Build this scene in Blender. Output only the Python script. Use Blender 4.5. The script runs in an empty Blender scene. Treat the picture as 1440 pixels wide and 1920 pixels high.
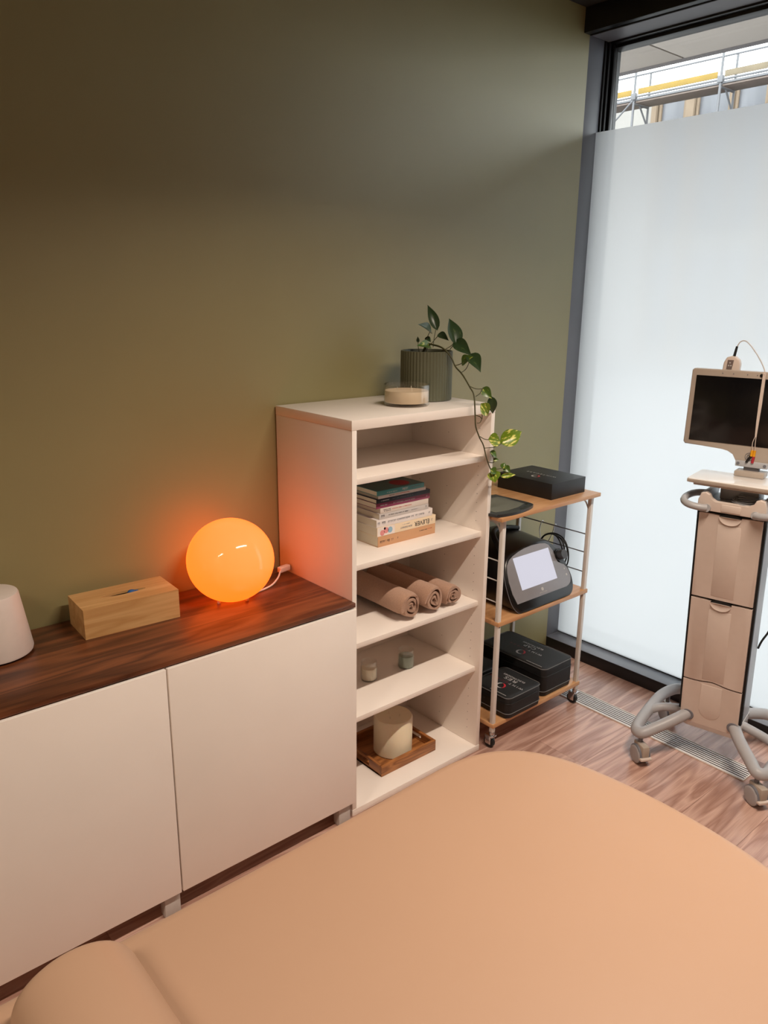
import bpy, bmesh, math, random
from mathutils import Vector, Matrix, Euler
random.seed(7)
R = math.radians
scene = bpy.context.scene
col = scene.collection

# ---------------------------------------------------------------- camera
cam_data = bpy.data.cameras.new('camera')
cam = bpy.data.objects.new('camera', cam_data); col.objects.link(cam)
YAW, PITCH, ROLL, FPX = 0.7123, 0.2731, 0.0105, 1448.1
_f = Vector((math.sin(YAW)*math.cos(PITCH), math.cos(YAW)*math.cos(PITCH), -math.sin(PITCH)))
_r = Vector((math.cos(YAW), -math.sin(YAW), 0)); _u = _r.cross(_f)
_r2 = _r*math.cos(ROLL) + _u*math.sin(ROLL); _u2 = -_r*math.sin(ROLL) + _u*math.cos(ROLL)
m = Matrix((( _r2.x, _u2.x, -_f.x), (_r2.y, _u2.y, -_f.y), (_r2.z, _u2.z, -_f.z))).to_4x4()
m.translation = Vector((-1.3267, -2.0706, 1.6224))
cam.matrix_world = m
cam_data.sensor_fit = 'VERTICAL'; cam_data.sensor_height = 24.0
cam_data.lens = FPX/1920*24.0
cam_data.clip_start = 0.05; cam_data.clip_end = 200
scene.camera = cam

# ---------------------------------------------------------------- world, exposure
world = bpy.data.worlds.new('overcast_sky'); scene.world = world; world.use_nodes = True
bg = world.node_tree.nodes['Background']
bg.inputs['Color'].default_value = (0.93, 0.965, 1.0, 1); bg.inputs['Strength'].default_value = 6.2
vs = scene.view_settings
vs.view_transform = 'Standard'; vs.look = 'None'; vs.gamma = 1.0; vs.exposure = 0.0; vs.use_curve_mapping = False
scene.cycles.use_denoising = True
scene.cycles.max_bounces = 8; scene.cycles.diffuse_bounces = 5; scene.cycles.transparent_max_bounces = 12
scene.cycles.sample_clamp_indirect = 6.0
scene.cycles.caustics_reflective = False; scene.cycles.caustics_refractive = False
LAMP_POWER = 37.0            # each linear ceiling lamp
LAMP_COLOR = (1.0, 0.83, 0.68)

# ---------------------------------------------------------------- helpers
def srgb(r, g, b):
    f = lambda c: (c/255/12.92) if c/255 <= 0.04045 else ((c/255+0.055)/1.055)**2.4
    return (f(r), f(g), f(b), 1)

def mat(name, c, rough=0.5, metal=0.0, spec=0.5, noise=0.0, nscale=40.0, bump=0.0, bscale=200.0, coat=0.0, sheen=0.0, stretch=None):
    M = bpy.data.materials.new(name); M.use_nodes = True
    nt = M.node_tree; p = nt.nodes['Principled BSDF']
    p.inputs['Base Color'].default_value = c; p.inputs['Roughness'].default_value = rough
    p.inputs['Metallic'].default_value = metal; p.inputs['Specular IOR Level'].default_value = spec
    p.inputs['Coat Weight'].default_value = coat; p.inputs['Sheen Weight'].default_value = sheen
    if noise or bump:
        tc = nt.nodes.new('ShaderNodeTexCoord'); mp = nt.nodes.new('ShaderNodeMapping')
        if stretch: mp.inputs['Scale'].default_value = stretch
        nt.links.new(tc.outputs['Object'], mp.inputs['Vector'])
    if noise:
        n = nt.nodes.new('ShaderNodeTexNoise'); n.inputs['Scale'].default_value = nscale; n.inputs['Detail'].default_value = 5
        nt.links.new(mp.outputs['Vector'], n.inputs['Vector'])
        rmp = nt.nodes.new('ShaderNodeValToRGB')
        rmp.color_ramp.elements[0].position = 0.3; rmp.color_ramp.elements[1].position = 0.7
        rmp.color_ramp.elements[0].color = tuple(max(0, x*(1-noise)) for x in c[:3]) + (1,)
        rmp.color_ramp.elements[1].color = tuple(min(1, x*(1+noise)) for x in c[:3]) + (1,)
        nt.links.new(n.outputs['Fac'], rmp.inputs['Fac']); nt.links.new(rmp.outputs['Color'], p.inputs['Base Color'])
    if bump:
        n2 = nt.nodes.new('ShaderNodeTexNoise'); n2.inputs['Scale'].default_value = bscale; n2.inputs['Detail'].default_value = 4
        nt.links.new(mp.outputs['Vector'], n2.inputs['Vector'])
        b = nt.nodes.new('ShaderNodeBump'); b.inputs['Strength'].default_value = bump; b.inputs['Distance'].default_value = 0.002
        nt.links.new(n2.outputs['Fac'], b.inputs['Height']); nt.links.new(b.outputs['Normal'], p.inputs['Normal'])
    return M

def wood(name, dark, light, axis='x', scale=1.0, rough=0.4, ring=10.0, per_object=0.0, coat=0.0):
    """long grain running along the given axis"""
    M = bpy.data.materials.new(name); M.use_nodes = True
    nt = M.node_tree; p = nt.nodes['Principled BSDF']; p.inputs['Roughness'].default_value = rough; p.inputs['Coat Weight'].default_value = coat
    tc = nt.nodes.new('ShaderNodeTexCoord'); mp = nt.nodes.new('ShaderNodeMapping')
    s = {'x': (0.9, 9, 9), 'y': (9, 0.9, 9), 'z': (9, 9, 0.9)}[axis]
    mp.inputs['Scale'].default_value = tuple(v*scale for v in s)
    nt.links.new(tc.outputs['Object'], mp.inputs['Vector'])
    vec = mp.outputs['Vector']
    oi = nt.nodes.new('ShaderNodeObjectInfo')
    if per_object:
        mul = nt.nodes.new('ShaderNodeMath'); mul.operation = 'MULTIPLY'; mul.inputs[1].default_value = 53.0
        nt.links.new(oi.outputs['Random'], mul.inputs[0])
        add = nt.nodes.new('ShaderNodeVectorMath'); add.operation = 'ADD'
        nt.links.new(vec, add.inputs[0]); nt.links.new(mul.outputs[0], add.inputs[1]); vec = add.outputs[0]
    n1 = nt.nodes.new('ShaderNodeTexNoise'); n1.inputs['Scale'].default_value = 1.1; n1.inputs['Detail'].default_value = 2; n1.inputs['Distortion'].default_value = 0.6
    nt.links.new(vec, n1.inputs['Vector'])
    m1 = nt.nodes.new('ShaderNodeMath'); m1.operation = 'MULTIPLY'; m1.inputs[1].default_value = ring
    nt.links.new(n1.outputs['Fac'], m1.inputs[0])
    fr = nt.nodes.new('ShaderNodeMath'); fr.operation = 'PINGPONG'; fr.inputs[1].default_value = 1.0
    nt.links.new(m1.outputs[0], fr.inputs[0])
    n2 = nt.nodes.new('ShaderNodeTexNoise'); n2.inputs['Scale'].default_value = 16; n2.inputs['Detail'].default_value = 8; n2.inputs['Roughness'].default_value = 0.65
    mp2 = nt.nodes.new('ShaderNodeMapping')
    mp2.inputs['Scale'].default_value = {'x': (0.35, 2, 2), 'y': (2, 0.35, 2), 'z': (2, 2, 0.35)}[axis]
    nt.links.new(vec, mp2.inputs['Vector']); nt.links.new(mp2.outputs['Vector'], n2.inputs['Vector'])
    mx = nt.nodes.new('ShaderNodeMix'); mx.data_type = 'FLOAT'; mx.inputs[0].default_value = 0.58
    nt.links.new(fr.outputs[0], mx.inputs[2]); nt.links.new(n2.outputs['Fac'], mx.inputs[3])
    rmp = nt.nodes.new('ShaderNodeValToRGB'); rmp.color_ramp.elements[0].position = 0.25; rmp.color_ramp.elements[1].position = 0.8
    rmp.color_ramp.elements[0].color = dark; rmp.color_ramp.elements[1].color = light
    nt.links.new(mx.outputs[0], rmp.inputs['Fac'])
    out = rmp.outputs['Color']
    if per_object:
        hs = nt.nodes.new('ShaderNodeHueSaturation')
        mr = nt.nodes.new('ShaderNodeMapRange'); mr.inputs[3].default_value = 1-per_object; mr.inputs[4].default_value = 1+per_object
        nt.links.new(oi.outputs['Random'], mr.inputs[0]); nt.links.new(mr.outputs[0], hs.inputs['Value'])
        nt.links.new(out, hs.inputs['Color']); out = hs.outputs['Color']
    nt.links.new(out, p.inputs['Base Color'])
    b = nt.nodes.new('ShaderNodeBump'); b.inputs['Strength'].default_value = 0.12; b.inputs['Distance'].default_value = 0.001
    nt.links.new(n2.outputs['Fac'], b.inputs['Height']); nt.links.new(b.outputs['Normal'], p.inputs['Normal'])
    return M

def emis(name, c, s=1.0, gloss=0.0):
    M = bpy.data.materials.new(name); M.use_nodes = True
    p = M.node_tree.nodes['Principled BSDF']
    p.inputs['Base Color'].default_value = (0.02, 0.02, 0.02, 1) if not gloss else (c[0]*0.3, c[1]*0.3, c[2]*0.3, 1)
    p.inputs['Roughness'].default_value = 0.08 if gloss else 0.4
    p.inputs['Emission Color'].default_value = c; p.inputs['Emission Strength'].default_value = s
    return M

def glass(name, tint=(1, 1, 1, 1), gl=0.08, rough=0.0):
    """thin clear glass: mostly see-through, a little mirror"""
    M = bpy.data.materials.new(name); M.use_nodes = True
    nt = M.node_tree; nt.nodes.remove(nt.nodes['Principled BSDF']); o = nt.nodes['Material Output']
    t = nt.nodes.new('ShaderNodeBsdfTransparent'); t.inputs[0].default_value = tint
    g = nt.nodes.new('ShaderNodeBsdfGlossy'); g.inputs['Roughness'].default_value = rough
    lw = nt.nodes.new('ShaderNodeLayerWeight'); lw.inputs['Blend'].default_value = 0.25
    fr = nt.nodes.new('ShaderNodeMapRange'); fr.inputs[3].default_value = 0.03; fr.inputs[4].default_value = 0.45
    nt.links.new(lw.outputs['Facing'], fr.inputs[0])
    mx = nt.nodes.new('ShaderNodeMixShader')
    nt.links.new(fr.outputs[0], mx.inputs[0]); nt.links.new(t.outputs[0], mx.inputs[1]); nt.links.new(g.outputs[0], mx.inputs[2])
    nt.links.new(mx.outputs[0], o.inputs[0])
    return M

class MB:
    """collects shapes into one bmesh"""
    def __init__(s): s.bm = bmesh.new()
    def box(s, x0, x1, y0, y1, z0, z1, bev=0.0, seg=2, rot=None):
        t = bmesh.new(); bmesh.ops.create_cube(t, size=1.0)
        for v in t.verts:
            v.co = Vector(((x0+x1)/2+v.co.x*(x1-x0), (y0+y1)/2+v.co.y*(y1-y0), (z0+z1)/2+v.co.z*(z1-z0)))
        if bev: bmesh.ops.bevel(t, geom=list(t.edges), offset=bev, segments=seg, affect='EDGES', profile=0.5)
        if rot is not None: bmesh.ops.transform(t, matrix=rot, verts=t.verts)
        s._join(t); return s
    def _join(s, t):
        me = bpy.data.meshes.new('tmp'); t.to_mesh(me); t.free(); s.bm.from_mesh(me); bpy.data.meshes.remove(me)
    def ring_loft(s, rings, cap0=True, cap1=True, closed=True):
        vs = [[s.bm.verts.new(p) for p in r] for r in rings]
        n = len(rings[0])
        for a, b in zip(vs, vs[1:]):
            for i in range(n if closed else n-1):
                j = (i+1) % n
                try: s.bm.faces.new((a[i], a[j], b[j], b[i]))
                except ValueError: pass
        if cap0: s.bm.faces.new(list(reversed(vs[0])))
        if cap1: s.bm.faces.new(vs[-1])
        return s
    def cyl(s, p0, p1, r0, r1=None, n=20, cap=True):
        r1 = r0 if r1 is None else r1
        p0 = Vector(p0); p1 = Vector(p1); d = (p1-p0).normalized()
        a = d.orthogonal().normalized(); b = d.cross(a)
        rg = lambda p, r: [p + a*math.cos(2*math.pi*i/n)*r + b*math.sin(2*math.pi*i/n)*r for i in range(n)]
        return s.ring_loft([rg(p0, r0), rg(p1, r1)], cap, cap)
    def tube(s, pts, r, n=10, sm=6, closed=False, radii=None):
        P = catmull([Vector(p) for p in pts], sm, closed) if sm > 1 else [Vector(p) for p in pts]
        rings = []; prev = None
        N = len(P)
        for i, p in enumerate(P):
            if closed: t = P[(i+1) % N]-P[i-1]
            else: t = P[min(i+1, N-1)]-P[max(i-1, 0)]
            t.normalize()
            a = t.orthogonal().normalized() if prev is None else (prev - t*prev.dot(t)).normalized()
            prev = a; b = t.cross(a)
            rr = r if radii is None else radii[0]+(radii[1]-radii[0])*i/(N-1)
            rings.append([p+a*math.cos(2*math.pi*k/n)*rr+b*math.sin(2*math.pi*k/n)*rr for k in range(n)])
        if closed: rings.append(rings[0]); return s.ring_loft(rings, False, False)
        return s.ring_loft(rings)
    def lathe(s, prof, c=(0, 0, 0), n=40):
        c = Vector(c); rings = []
        for r, z in prof:
            rings.append([c+Vector((math.cos(2*math.pi*i/n)*max(r, 1e-5), math.sin(2*math.pi*i/n)*max(r, 1e-5), z)) for i in range(n)])
        return s.ring_loft(rings, True, True)
    def prism(s, outline, fn0, fn1, bev=0.0):
        """outline of 2-D points mapped to 3-D by fn0 / fn1 (two ends)"""
        t = bmesh.new()
        a = [t.verts.new(fn0(*p)) for p in outline]; b = [t.verts.new(fn1(*p)) for p in outline]
        n = len(outline)
        t.faces.new(list(reversed(a))); t.faces.new(b)
        for i in range(n): t.faces.new((a[i], a[(i+1) % n], b[(i+1) % n], b[i]))
        if bev:
            capE = [e for e in t.edges if (e.verts[0] in b and e.verts[1] in b) or (e.verts[0] in a and e.verts[1] in a)]
            bmesh.ops.bevel(t, geom=capE, offset=bev, segments=3, affect='EDGES', profile=0.5)
        s._join(t); return s
    def move(s, mtx): bmesh.ops.transform(s.bm, matrix=mtx, verts=s.bm.verts); return s
    def build(s, name, material, parent=None, ang=40, loc=None):
        bmesh.ops.recalc_face_normals(s.bm, faces=list(s.bm.faces))
        me = bpy.data.meshes.new(name); s.bm.to_mesh(me); s.bm.free()
        me.shade_smooth(); me.set_sharp_from_angle(angle=R(ang))
        me.materials.append(material)
        o = bpy.data.objects.new(name, me); col.objects.link(o)
        if parent is not None: o.parent = parent
        if loc is not None: o.location = loc
        return o

def catmull(P, sm, closed=False):
    out = []; N = len(P)
    rng = range(N) if closed else range(N-1)
    for i in rng:
        if closed: p0, p1, p2, p3 = P[i-1], P[i], P[(i+1) % N], P[(i+2) % N]
        else: p0, p1, p2, p3 = P[max(i-1, 0)], P[i], P[i+1], P[min(i+2, N-1)]
        for k in range(sm):
            t = k/sm
            out.append(0.5*((2*p1)+(p2-p0)*t+(2*p0-5*p1+4*p2-p3)*t*t+(3*p1-p0-3*p2+p3)*t**3))
    if not closed: out.append(P[-1])
    return out

def smooth2(pts, sm=5): return [(v.x, v.y) for v in catmull([Vector((a, b, 0)) for a, b in pts], sm, True)]
def rrect(x0, x1, y0, y1, r, n=5):
    out = []
    for cx, cy, a0 in ((x1-r, y1-r, 0), (x0+r, y1-r, 90), (x0+r, y0+r, 180), (x1-r, y0+r, 270)):
        for k in range(n+1): out.append((cx+r*math.cos(R(a0+90*k/n)), cy+r*math.sin(R(a0+90*k/n))))
    return out

def tag(o, label=None, cat=None, group=None, kind=None):
    if label: o['label'] = label
    if cat: o['category'] = cat
    if group: o['group'] = group
    if kind: o['kind'] = kind
    return o
def empty(name, loc=(0, 0, 0), rz=0.0):
    o = bpy.data.objects.new(name, None); o.empty_display_size = 0.1; col.objects.link(o)
    o.location = loc; o.rotation_euler = (0, 0, rz); return o
def thing(name, label, cat, loc=(0, 0, 0), rz=0.0, group=None): return tag(empty(name, loc, rz), label, cat, group)

def lettering(body, size, material, parent, loc, rot, name='lettering', align='CENTER', ext=0.0002, spacing=1.0, length=None):
    cu = bpy.data.curves.new('t', 'FONT'); cu.body = body; cu.size = size; cu.align_x = align; cu.align_y = 'CENTER'
    cu.extrude = ext; cu.space_character = spacing; cu.resolution_u = 3
    to = bpy.data.objects.new('t', cu); col.objects.link(to)
    bpy.context.view_layer.update()
    dg = bpy.context.evaluated_depsgraph_get()
    me = bpy.data.meshes.new_from_object(to.evaluated_get(dg)); me.name = name
    bpy.data.objects.remove(to); bpy.data.curves.remove(cu)
    me.materials.clear(); me.materials.append(material)
    o = bpy.data.objects.new(name, me); col.objects.link(o); o.parent = parent
    o.location = loc; o.rotation_euler = rot
    if length:
        xs_ = [v.co.x for v in me.vertices]; k = length/(max(xs_)-min(xs_)); o.scale = (k, 1, 1)
    return o

# ---------------------------------------------------------------- materials
W_GREEN = mat('olive_wall_paint', srgb(151, 143, 100), 0.45, spec=0.75, noise=0.03, nscale=3, bump=0.08, bscale=350)
W_PLAIN = mat('pale_wall_paint', srgb(150, 140, 124), 0.7, noise=0.02, nscale=3)
CEIL = mat('dark_ceiling_paint', srgb(42, 40, 38), 0.8, noise=0.05)
WHITE_CAB = mat('warm_white_laminate', srgb(244, 236, 228), 0.42, noise=0.015, nscale=5)
WALNUT = wood('walnut_veneer', srgb(66, 33, 17), srgb(134, 78, 46), 'x', 1.6, 0.32, 7)
BAMBOO = wood('bamboo', srgb(196, 148, 92), srgb(222, 180, 124), 'x', 3.0, 0.4, 5)
ACACIA = wood('acacia', srgb(120, 70, 32), srgb(186, 124, 70), 'x', 3.2, 0.42, 9)
OAKBOARD = wood('oak_board', srgb(190, 138, 92), srgb(214, 166, 120), 'x', 2.0, 0.38, 6)
PLANK = wood('laminate_floor', srgb(158, 118, 103), srgb(216, 180, 164), 'x', 1.7, 0.28, 9, per_object=0.07)
VINYL = mat('peach_vinyl', srgb(178, 145, 120), 0.46, spec=0.4, noise=0.01, nscale=4, bump=0.03, bscale=500)
BLACK_AL = mat('black_aluminium', srgb(24, 24, 27), 0.35, noise=0.05, nscale=6)
GREY_AL = mat('grey_aluminium', srgb(112, 114, 122), 0.4, noise=0.04, nscale=6)
DARK = mat('black_gap', srgb(12, 12, 12), 0.7, noise=0.05)
WHITE_METAL = mat('white_powder_coat', srgb(226, 222, 216), 0.4, noise=0.02)
CHROME = mat('chrome', srgb(200, 200, 202), 0.18, metal=1.0, noise=0.02)
BLACK_PL = mat('black_plastic', srgb(16, 16, 17), 0.35, noise=0.05)
BLACK_RUB = mat('black_rubber', srgb(20, 20, 20), 0.6, noise=0.05)
BLACK_CARD = mat('black_card', srgb(27, 27, 28), 0.5, noise=0.04, bump=0.05, bscale=600)
BLACK_FAB = mat('black_nylon', srgb(14, 14, 15), 0.6, noise=0.1, nscale=120, bump=0.3, bscale=900)
PIPING = mat('grey_piping', srgb(104, 102, 102), 0.5, noise=0.05)
SILVER_INK = mat('silver_ink', srgb(190, 188, 186), 0.45, noise=0.02)
RED_INK = mat('red_ink', srgb(196, 36, 52), 0.45, noise=0.02)
DIMRED_INK = mat('dim_red_ink', srgb(92, 26, 36), 0.5, noise=0.02)
# ================================================================ SETTING
X0, X1, Y0, ZC = -3.2, 1.50, -3.6, 2.70
wall_back = tag(MB().box(X0, X1, 0.0, 0.14, -0.05, 2.85).build('wall_back', W_GREEN), 'plain olive green painted wall behind the furniture', 'wall', kind='structure')
wall_left = tag(MB().box(X0-0.12, X0, Y0, 0.14, -0.05, 2.85).build('wall_left', W_PLAIN), 'pale painted side wall outside the picture on the left', 'wall', kind='structure')
wall_front = tag(MB().box(X0-0.12, 1.75, Y0-0.12, Y0, -0.05, 2.85).build('wall_front', W_PLAIN), 'pale painted wall behind the photographer', 'wall', kind='structure')
ceiling = tag(MB().box(X0-0.12, 1.47, Y0-0.12, 0.14, ZC, 2.85).build('ceiling', CEIL), 'dark ceiling above the green wall', 'ceiling', kind='structure')

# floor: sub-floor with laminate planks, 0.19 m rows running along x
floor = tag(MB().box(X0, 1.50, Y0, 0.0, -0.05, -0.006).build('floor', DARK), 'brown wood laminate floor of long planks', 'floor', kind='structure')
rng = random.Random(3)
yb = -0.69+0.19*3
rows = []
y = -0.12
rows.append((-0.12, 0.0))
while y > Y0+0.01:
    rows.append((max(y-0.19, Y0), y)); y -= 0.19
pcache = {}
for ri, (ya, yc) in enumerate(rows):
    off = 0.82 if abs(ya+0.69) < 0.01 else rng.uniform(0, 1.25)
    cuts = [X0]
    k = off - 1.25*6
    while k < 1.50:
        if k > X0+0.02 and k < 1.48: cuts.append(k)
        k += 1.25
    cuts.append(1.50)
    for a, b in zip(cuts, cuts[1:]):
        Lx, Wy = round(b-a, 3), round(yc-ya, 3)
        if (Lx, Wy) not in pcache:
            o = MB().box(-Lx/2+0.0004, Lx/2-0.0004, -Wy/2+0.0004, Wy/2-0.0004, -0.006, 0.0).build('plank', PLANK)
            pcache[(Lx, Wy)] = o.data
        else:
            o = bpy.data.objects.new('plank', pcache[(Lx, Wy)]); col.objects.link(o)
        o.parent = floor; o.location = ((a+b)/2, (ya+yc)/2, 0)

# window wall
FROST = bpy.data.materials.new('frosted_film'); FROST.use_nodes = True
nt = FROST.node_tree; nt.nodes.remove(nt.nodes['Principled BSDF'])
tl = nt.nodes.new('ShaderNodeBsdfTranslucent'); tl.inputs[0].default_value = (0.80, 0.80, 0.81, 1)
df = nt.nodes.new('ShaderNodeBsdfDiffuse'); df.inputs[0].default_value = (0.8, 0.8, 0.8, 1)
nz = nt.nodes.new('ShaderNodeTexNoise'); nz.inputs['Scale'].default_value = 1.2
mr = nt.nodes.new('ShaderNodeMapRange'); mr.inputs[3].default_value = 0.10; mr.inputs[4].default_value = 0.16
nt.links.new(nz.outputs['Fac'], mr.inputs[0])
mx = nt.nodes.new('ShaderNodeMixShader'); nt.links.new(mr.outputs[0], mx.inputs[0]); nt.links.new(tl.outputs[0], mx.inputs[1]); nt.links.new(df.outputs[0], mx.inputs[2])
rf = nt.nodes.new('ShaderNodeBsdfRefraction'); rf.inputs['Color'].default_value = (0.52, 0.52, 0.53, 1); rf.inputs['Roughness'].default_value = 0.75; rf.inputs['IOR'].default_value = 1.02
mx2 = nt.nodes.new('ShaderNodeMixShader'); mx2.inputs[0].default_value = 0.3
nt.links.new(mx.outputs[0], mx2.inputs[1]); nt.links.new(rf.outputs[0], mx2.inputs[2])
nt.links.new(mx2.outputs[0], nt.nodes['Material Output'].inputs[0])
CLEAR = glass('clear_window_glass', (0.96, 0.98, 0.97, 1))

SILLT = mat('window_lit_sill', srgb(116, 118, 126), 0.3, noise=0.04, nscale=8)  # top of the black sill painted grey: window light put into its colour
def window(name, ya, yb, label, film):
    w = tag(empty(name, (1.50, (ya+yb)/2, 0)), label, 'window', kind='structure')
    c = (ya+yb)/2
    P = lambda mb, n, mt: mb.move(Matrix.Translation((-1.50, -c, 0))).build(n, mt, w)
    P(MB().box(1.50, 1.5905, ya, yb, -0.05, 0.0548, 0.0015), 'sill', BLACK_AL)
    P(MB().box(1.5005, 1.5903, ya, yb, 0.0546, 0.0562, 0.0006), 'lit_sill_top', SILLT)
    P(MB().box(1.5895, 1.5925, ya, yb, 0.056, 0.062), 'gasket', DARK)
    f = MB()
    f.bm.faces.new([f.bm.verts.new(p) for p in ((1.5885, ya, 0.06), (1.5885, yb, 0.06), (1.5885, yb, 2.275), (1.5885, ya, 2.275))])
    if film: P(f, 'frosted_film', FROST)
    else: f.bm.free()
    P(MB().box(1.668, 1.674, ya, yb, 0.06, 2.62), 'glass_pane', CLEAR)
    P(MB().box(1.655, 1.72, ya, yb, 2.592, 2.66, 0.002), 'top_rail', BLACK_AL)
    P(MB().box(1.625, 1.655, ya, yb, 2.603, 2.66, 0.002), 'glazing_bead', BLACK_AL)
    P(MB().box(1.60, 1.72, ya, yb, 0.0, 0.07, 0.002), 'bottom_rail', BLACK_AL)
    for s, yy in ((-1, yb), (1, ya)):
        P(MB().box(1.50, 1.60, min(yy, yy-s*0.05), max(yy, yy-s*0.05), 0.0, 2.70, 0.001), 'jamb', GREY_AL)
        for xa, xb, d in ((1.602, 1.614, 0.006), (1.620, 1.634, 0.012), (1.642, 1.668, 0.020)):
            P(MB().box(xa, xb, min(yy-s*0.05, yy+s*d), max(yy-s*0.05, yy+s*d), 0.0, 2.62, 0.0015), 'frame_profile', BLACK_AL)
        P(MB().box(1.60, 1.72, min(yy-s*0.05, yy-s*0.0), max(yy-s*0.05, yy), 0.0, 2.70), 'frame_post', BLACK_AL)
    return w
window('window_1', -1.90, 0.0, 'tall black framed window with frosted film beside the olive wall', True)
tag(MB().box(1.50, 1.72, Y0, -1.95, 0.0, 2.70).build('wall_right', W_PLAIN), 'pale painted wall beyond the window', 'wall', kind='structure')
tr = tag(MB().box(1.462, 1.655, Y0, 0.13, 2.612, 2.85, 0.003).build('trim_1', BLACK_AL), 'black blind box running along the top of the window', 'trim', kind='structure')
MB().box(1.497, 1.500, Y0, -0.004, 2.609, 2.613).build('seam', DARK, tr)
MB().box(1.505, 1.622, Y0, -0.004, 2.6095, 2.613).build('lit_underside', GREY_AL, tr)  # black box greyed underneath: daylight from outside carried by a lighter colour
cordm = mat('dark_cord', srgb(40, 38, 40), 0.6, noise=0.05)
tag(MB().tube([(1.648, -0.031, 2.60), (1.648, -0.034, 2.3), (1.648, -0.036, 1.2)], 0.0012, 6, 2).build('blind_cord', cordm), 'thin dark blind cord hanging inside the clear glass strip', 'cord')

# outside: overhang, ground
SOFFIT = mat('pale_soffit_board', srgb(158, 148, 140), 0.8, noise=0.05, nscale=2)
GREYC = mat('grey_lintel', srgb(92, 86, 86), 0.8, noise=0.04, nscale=3)
ov = tag(MB().box(1.74, 3.06, -6, 4.2, 2.93, 3.2).build('trim_2', GREYC), 'pale boarded overhang outside above the window', 'overhang', kind='structure')
y = 0.485-1.25*5
while y < 4.1:
    MB().box(1.76, 3.03, y+0.006, y+1.244, 2.90, 2.93, 0.002).build('panel', SOFFIT, ov); y += 1.25
MB().box(3.03, 3.08, -6, 4.2, 2.895, 3.25, 0.003).build('edge_flashing', GREYC, ov)
MB().box(1.73, 2.03, -6, 4.2, 2.70, 2.90).build('lintel', GREYC, ov)
tag(MB().box(1.75, 60, -40, 60, -0.3, -0.06).build('street_ground', mat('pale_paving', srgb(105, 104, 104), 0.85, noise=0.08, nscale=2)), 'pale paved street outside the window', 'ground', kind='structure')

# building under scaffolding across the street
FACW = mat('cream_render', srgb(146, 142, 137), 0.8, noise=0.04, nscale=1.5)
FACB = mat('beige_pilaster', srgb(128, 111, 93), 0.8, noise=0.06, nscale=3)
FACG = mat('hazy_window_pane', srgb(100, 101, 106), 0.25, noise=0.12, nscale=1.2, stretch=(1, 3, 0.6))
bl = thing('building', 'cream building with tall grey windows seen across the street', 'building', (17.3, 8.0, -0.06))
def bpart(n, mt, x0, x1, y0, y1, z0, z1, par=None):
    return MB().box(x0-17.3, x1-17.3, y0-8.0, y1-8.0, z0+0.06, z1+0.06, 0.01).build(n, mt, par or bl)
bpart('wall', FACW, 17.45, 24, -8, 22, -0.06, 6.34)
bpart('roof_edge', FACB, 17.44, 24, -8, 22, 6.34, 6.37)
yy = 9.355
wins = [(9.33, 8.74), (8.36, 7.64), (7.42, 6.80), (6.45, 5.75), (5.4, 4.7), (4.3, 3.6), (12.3, 11.6), (13.6, 12.9)]
for a, b in wins:
    w = bpart('window', FACG, 17.38, 17.45, b, a, 3.2, 6.33)
    bpart('frame', FACB, 17.33, 17.45, a, a+0.07, 3.2, 6.33, w); bpart('frame', FACB, 17.33, 17.45, b-0.07, b, 3.2, 6.33, w)
    bpart('window', FACG, 17.38, 17.45, b, a, 0.4, 2.8)
for a, b in ((8.66, 8.44), (7.56, 7.5), (6.7, 6.53), (9.56, 9.42)):
    bpart('pilaster', FACB, 17.25, 17.45, b, a, -0.06, 6.33)

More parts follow.
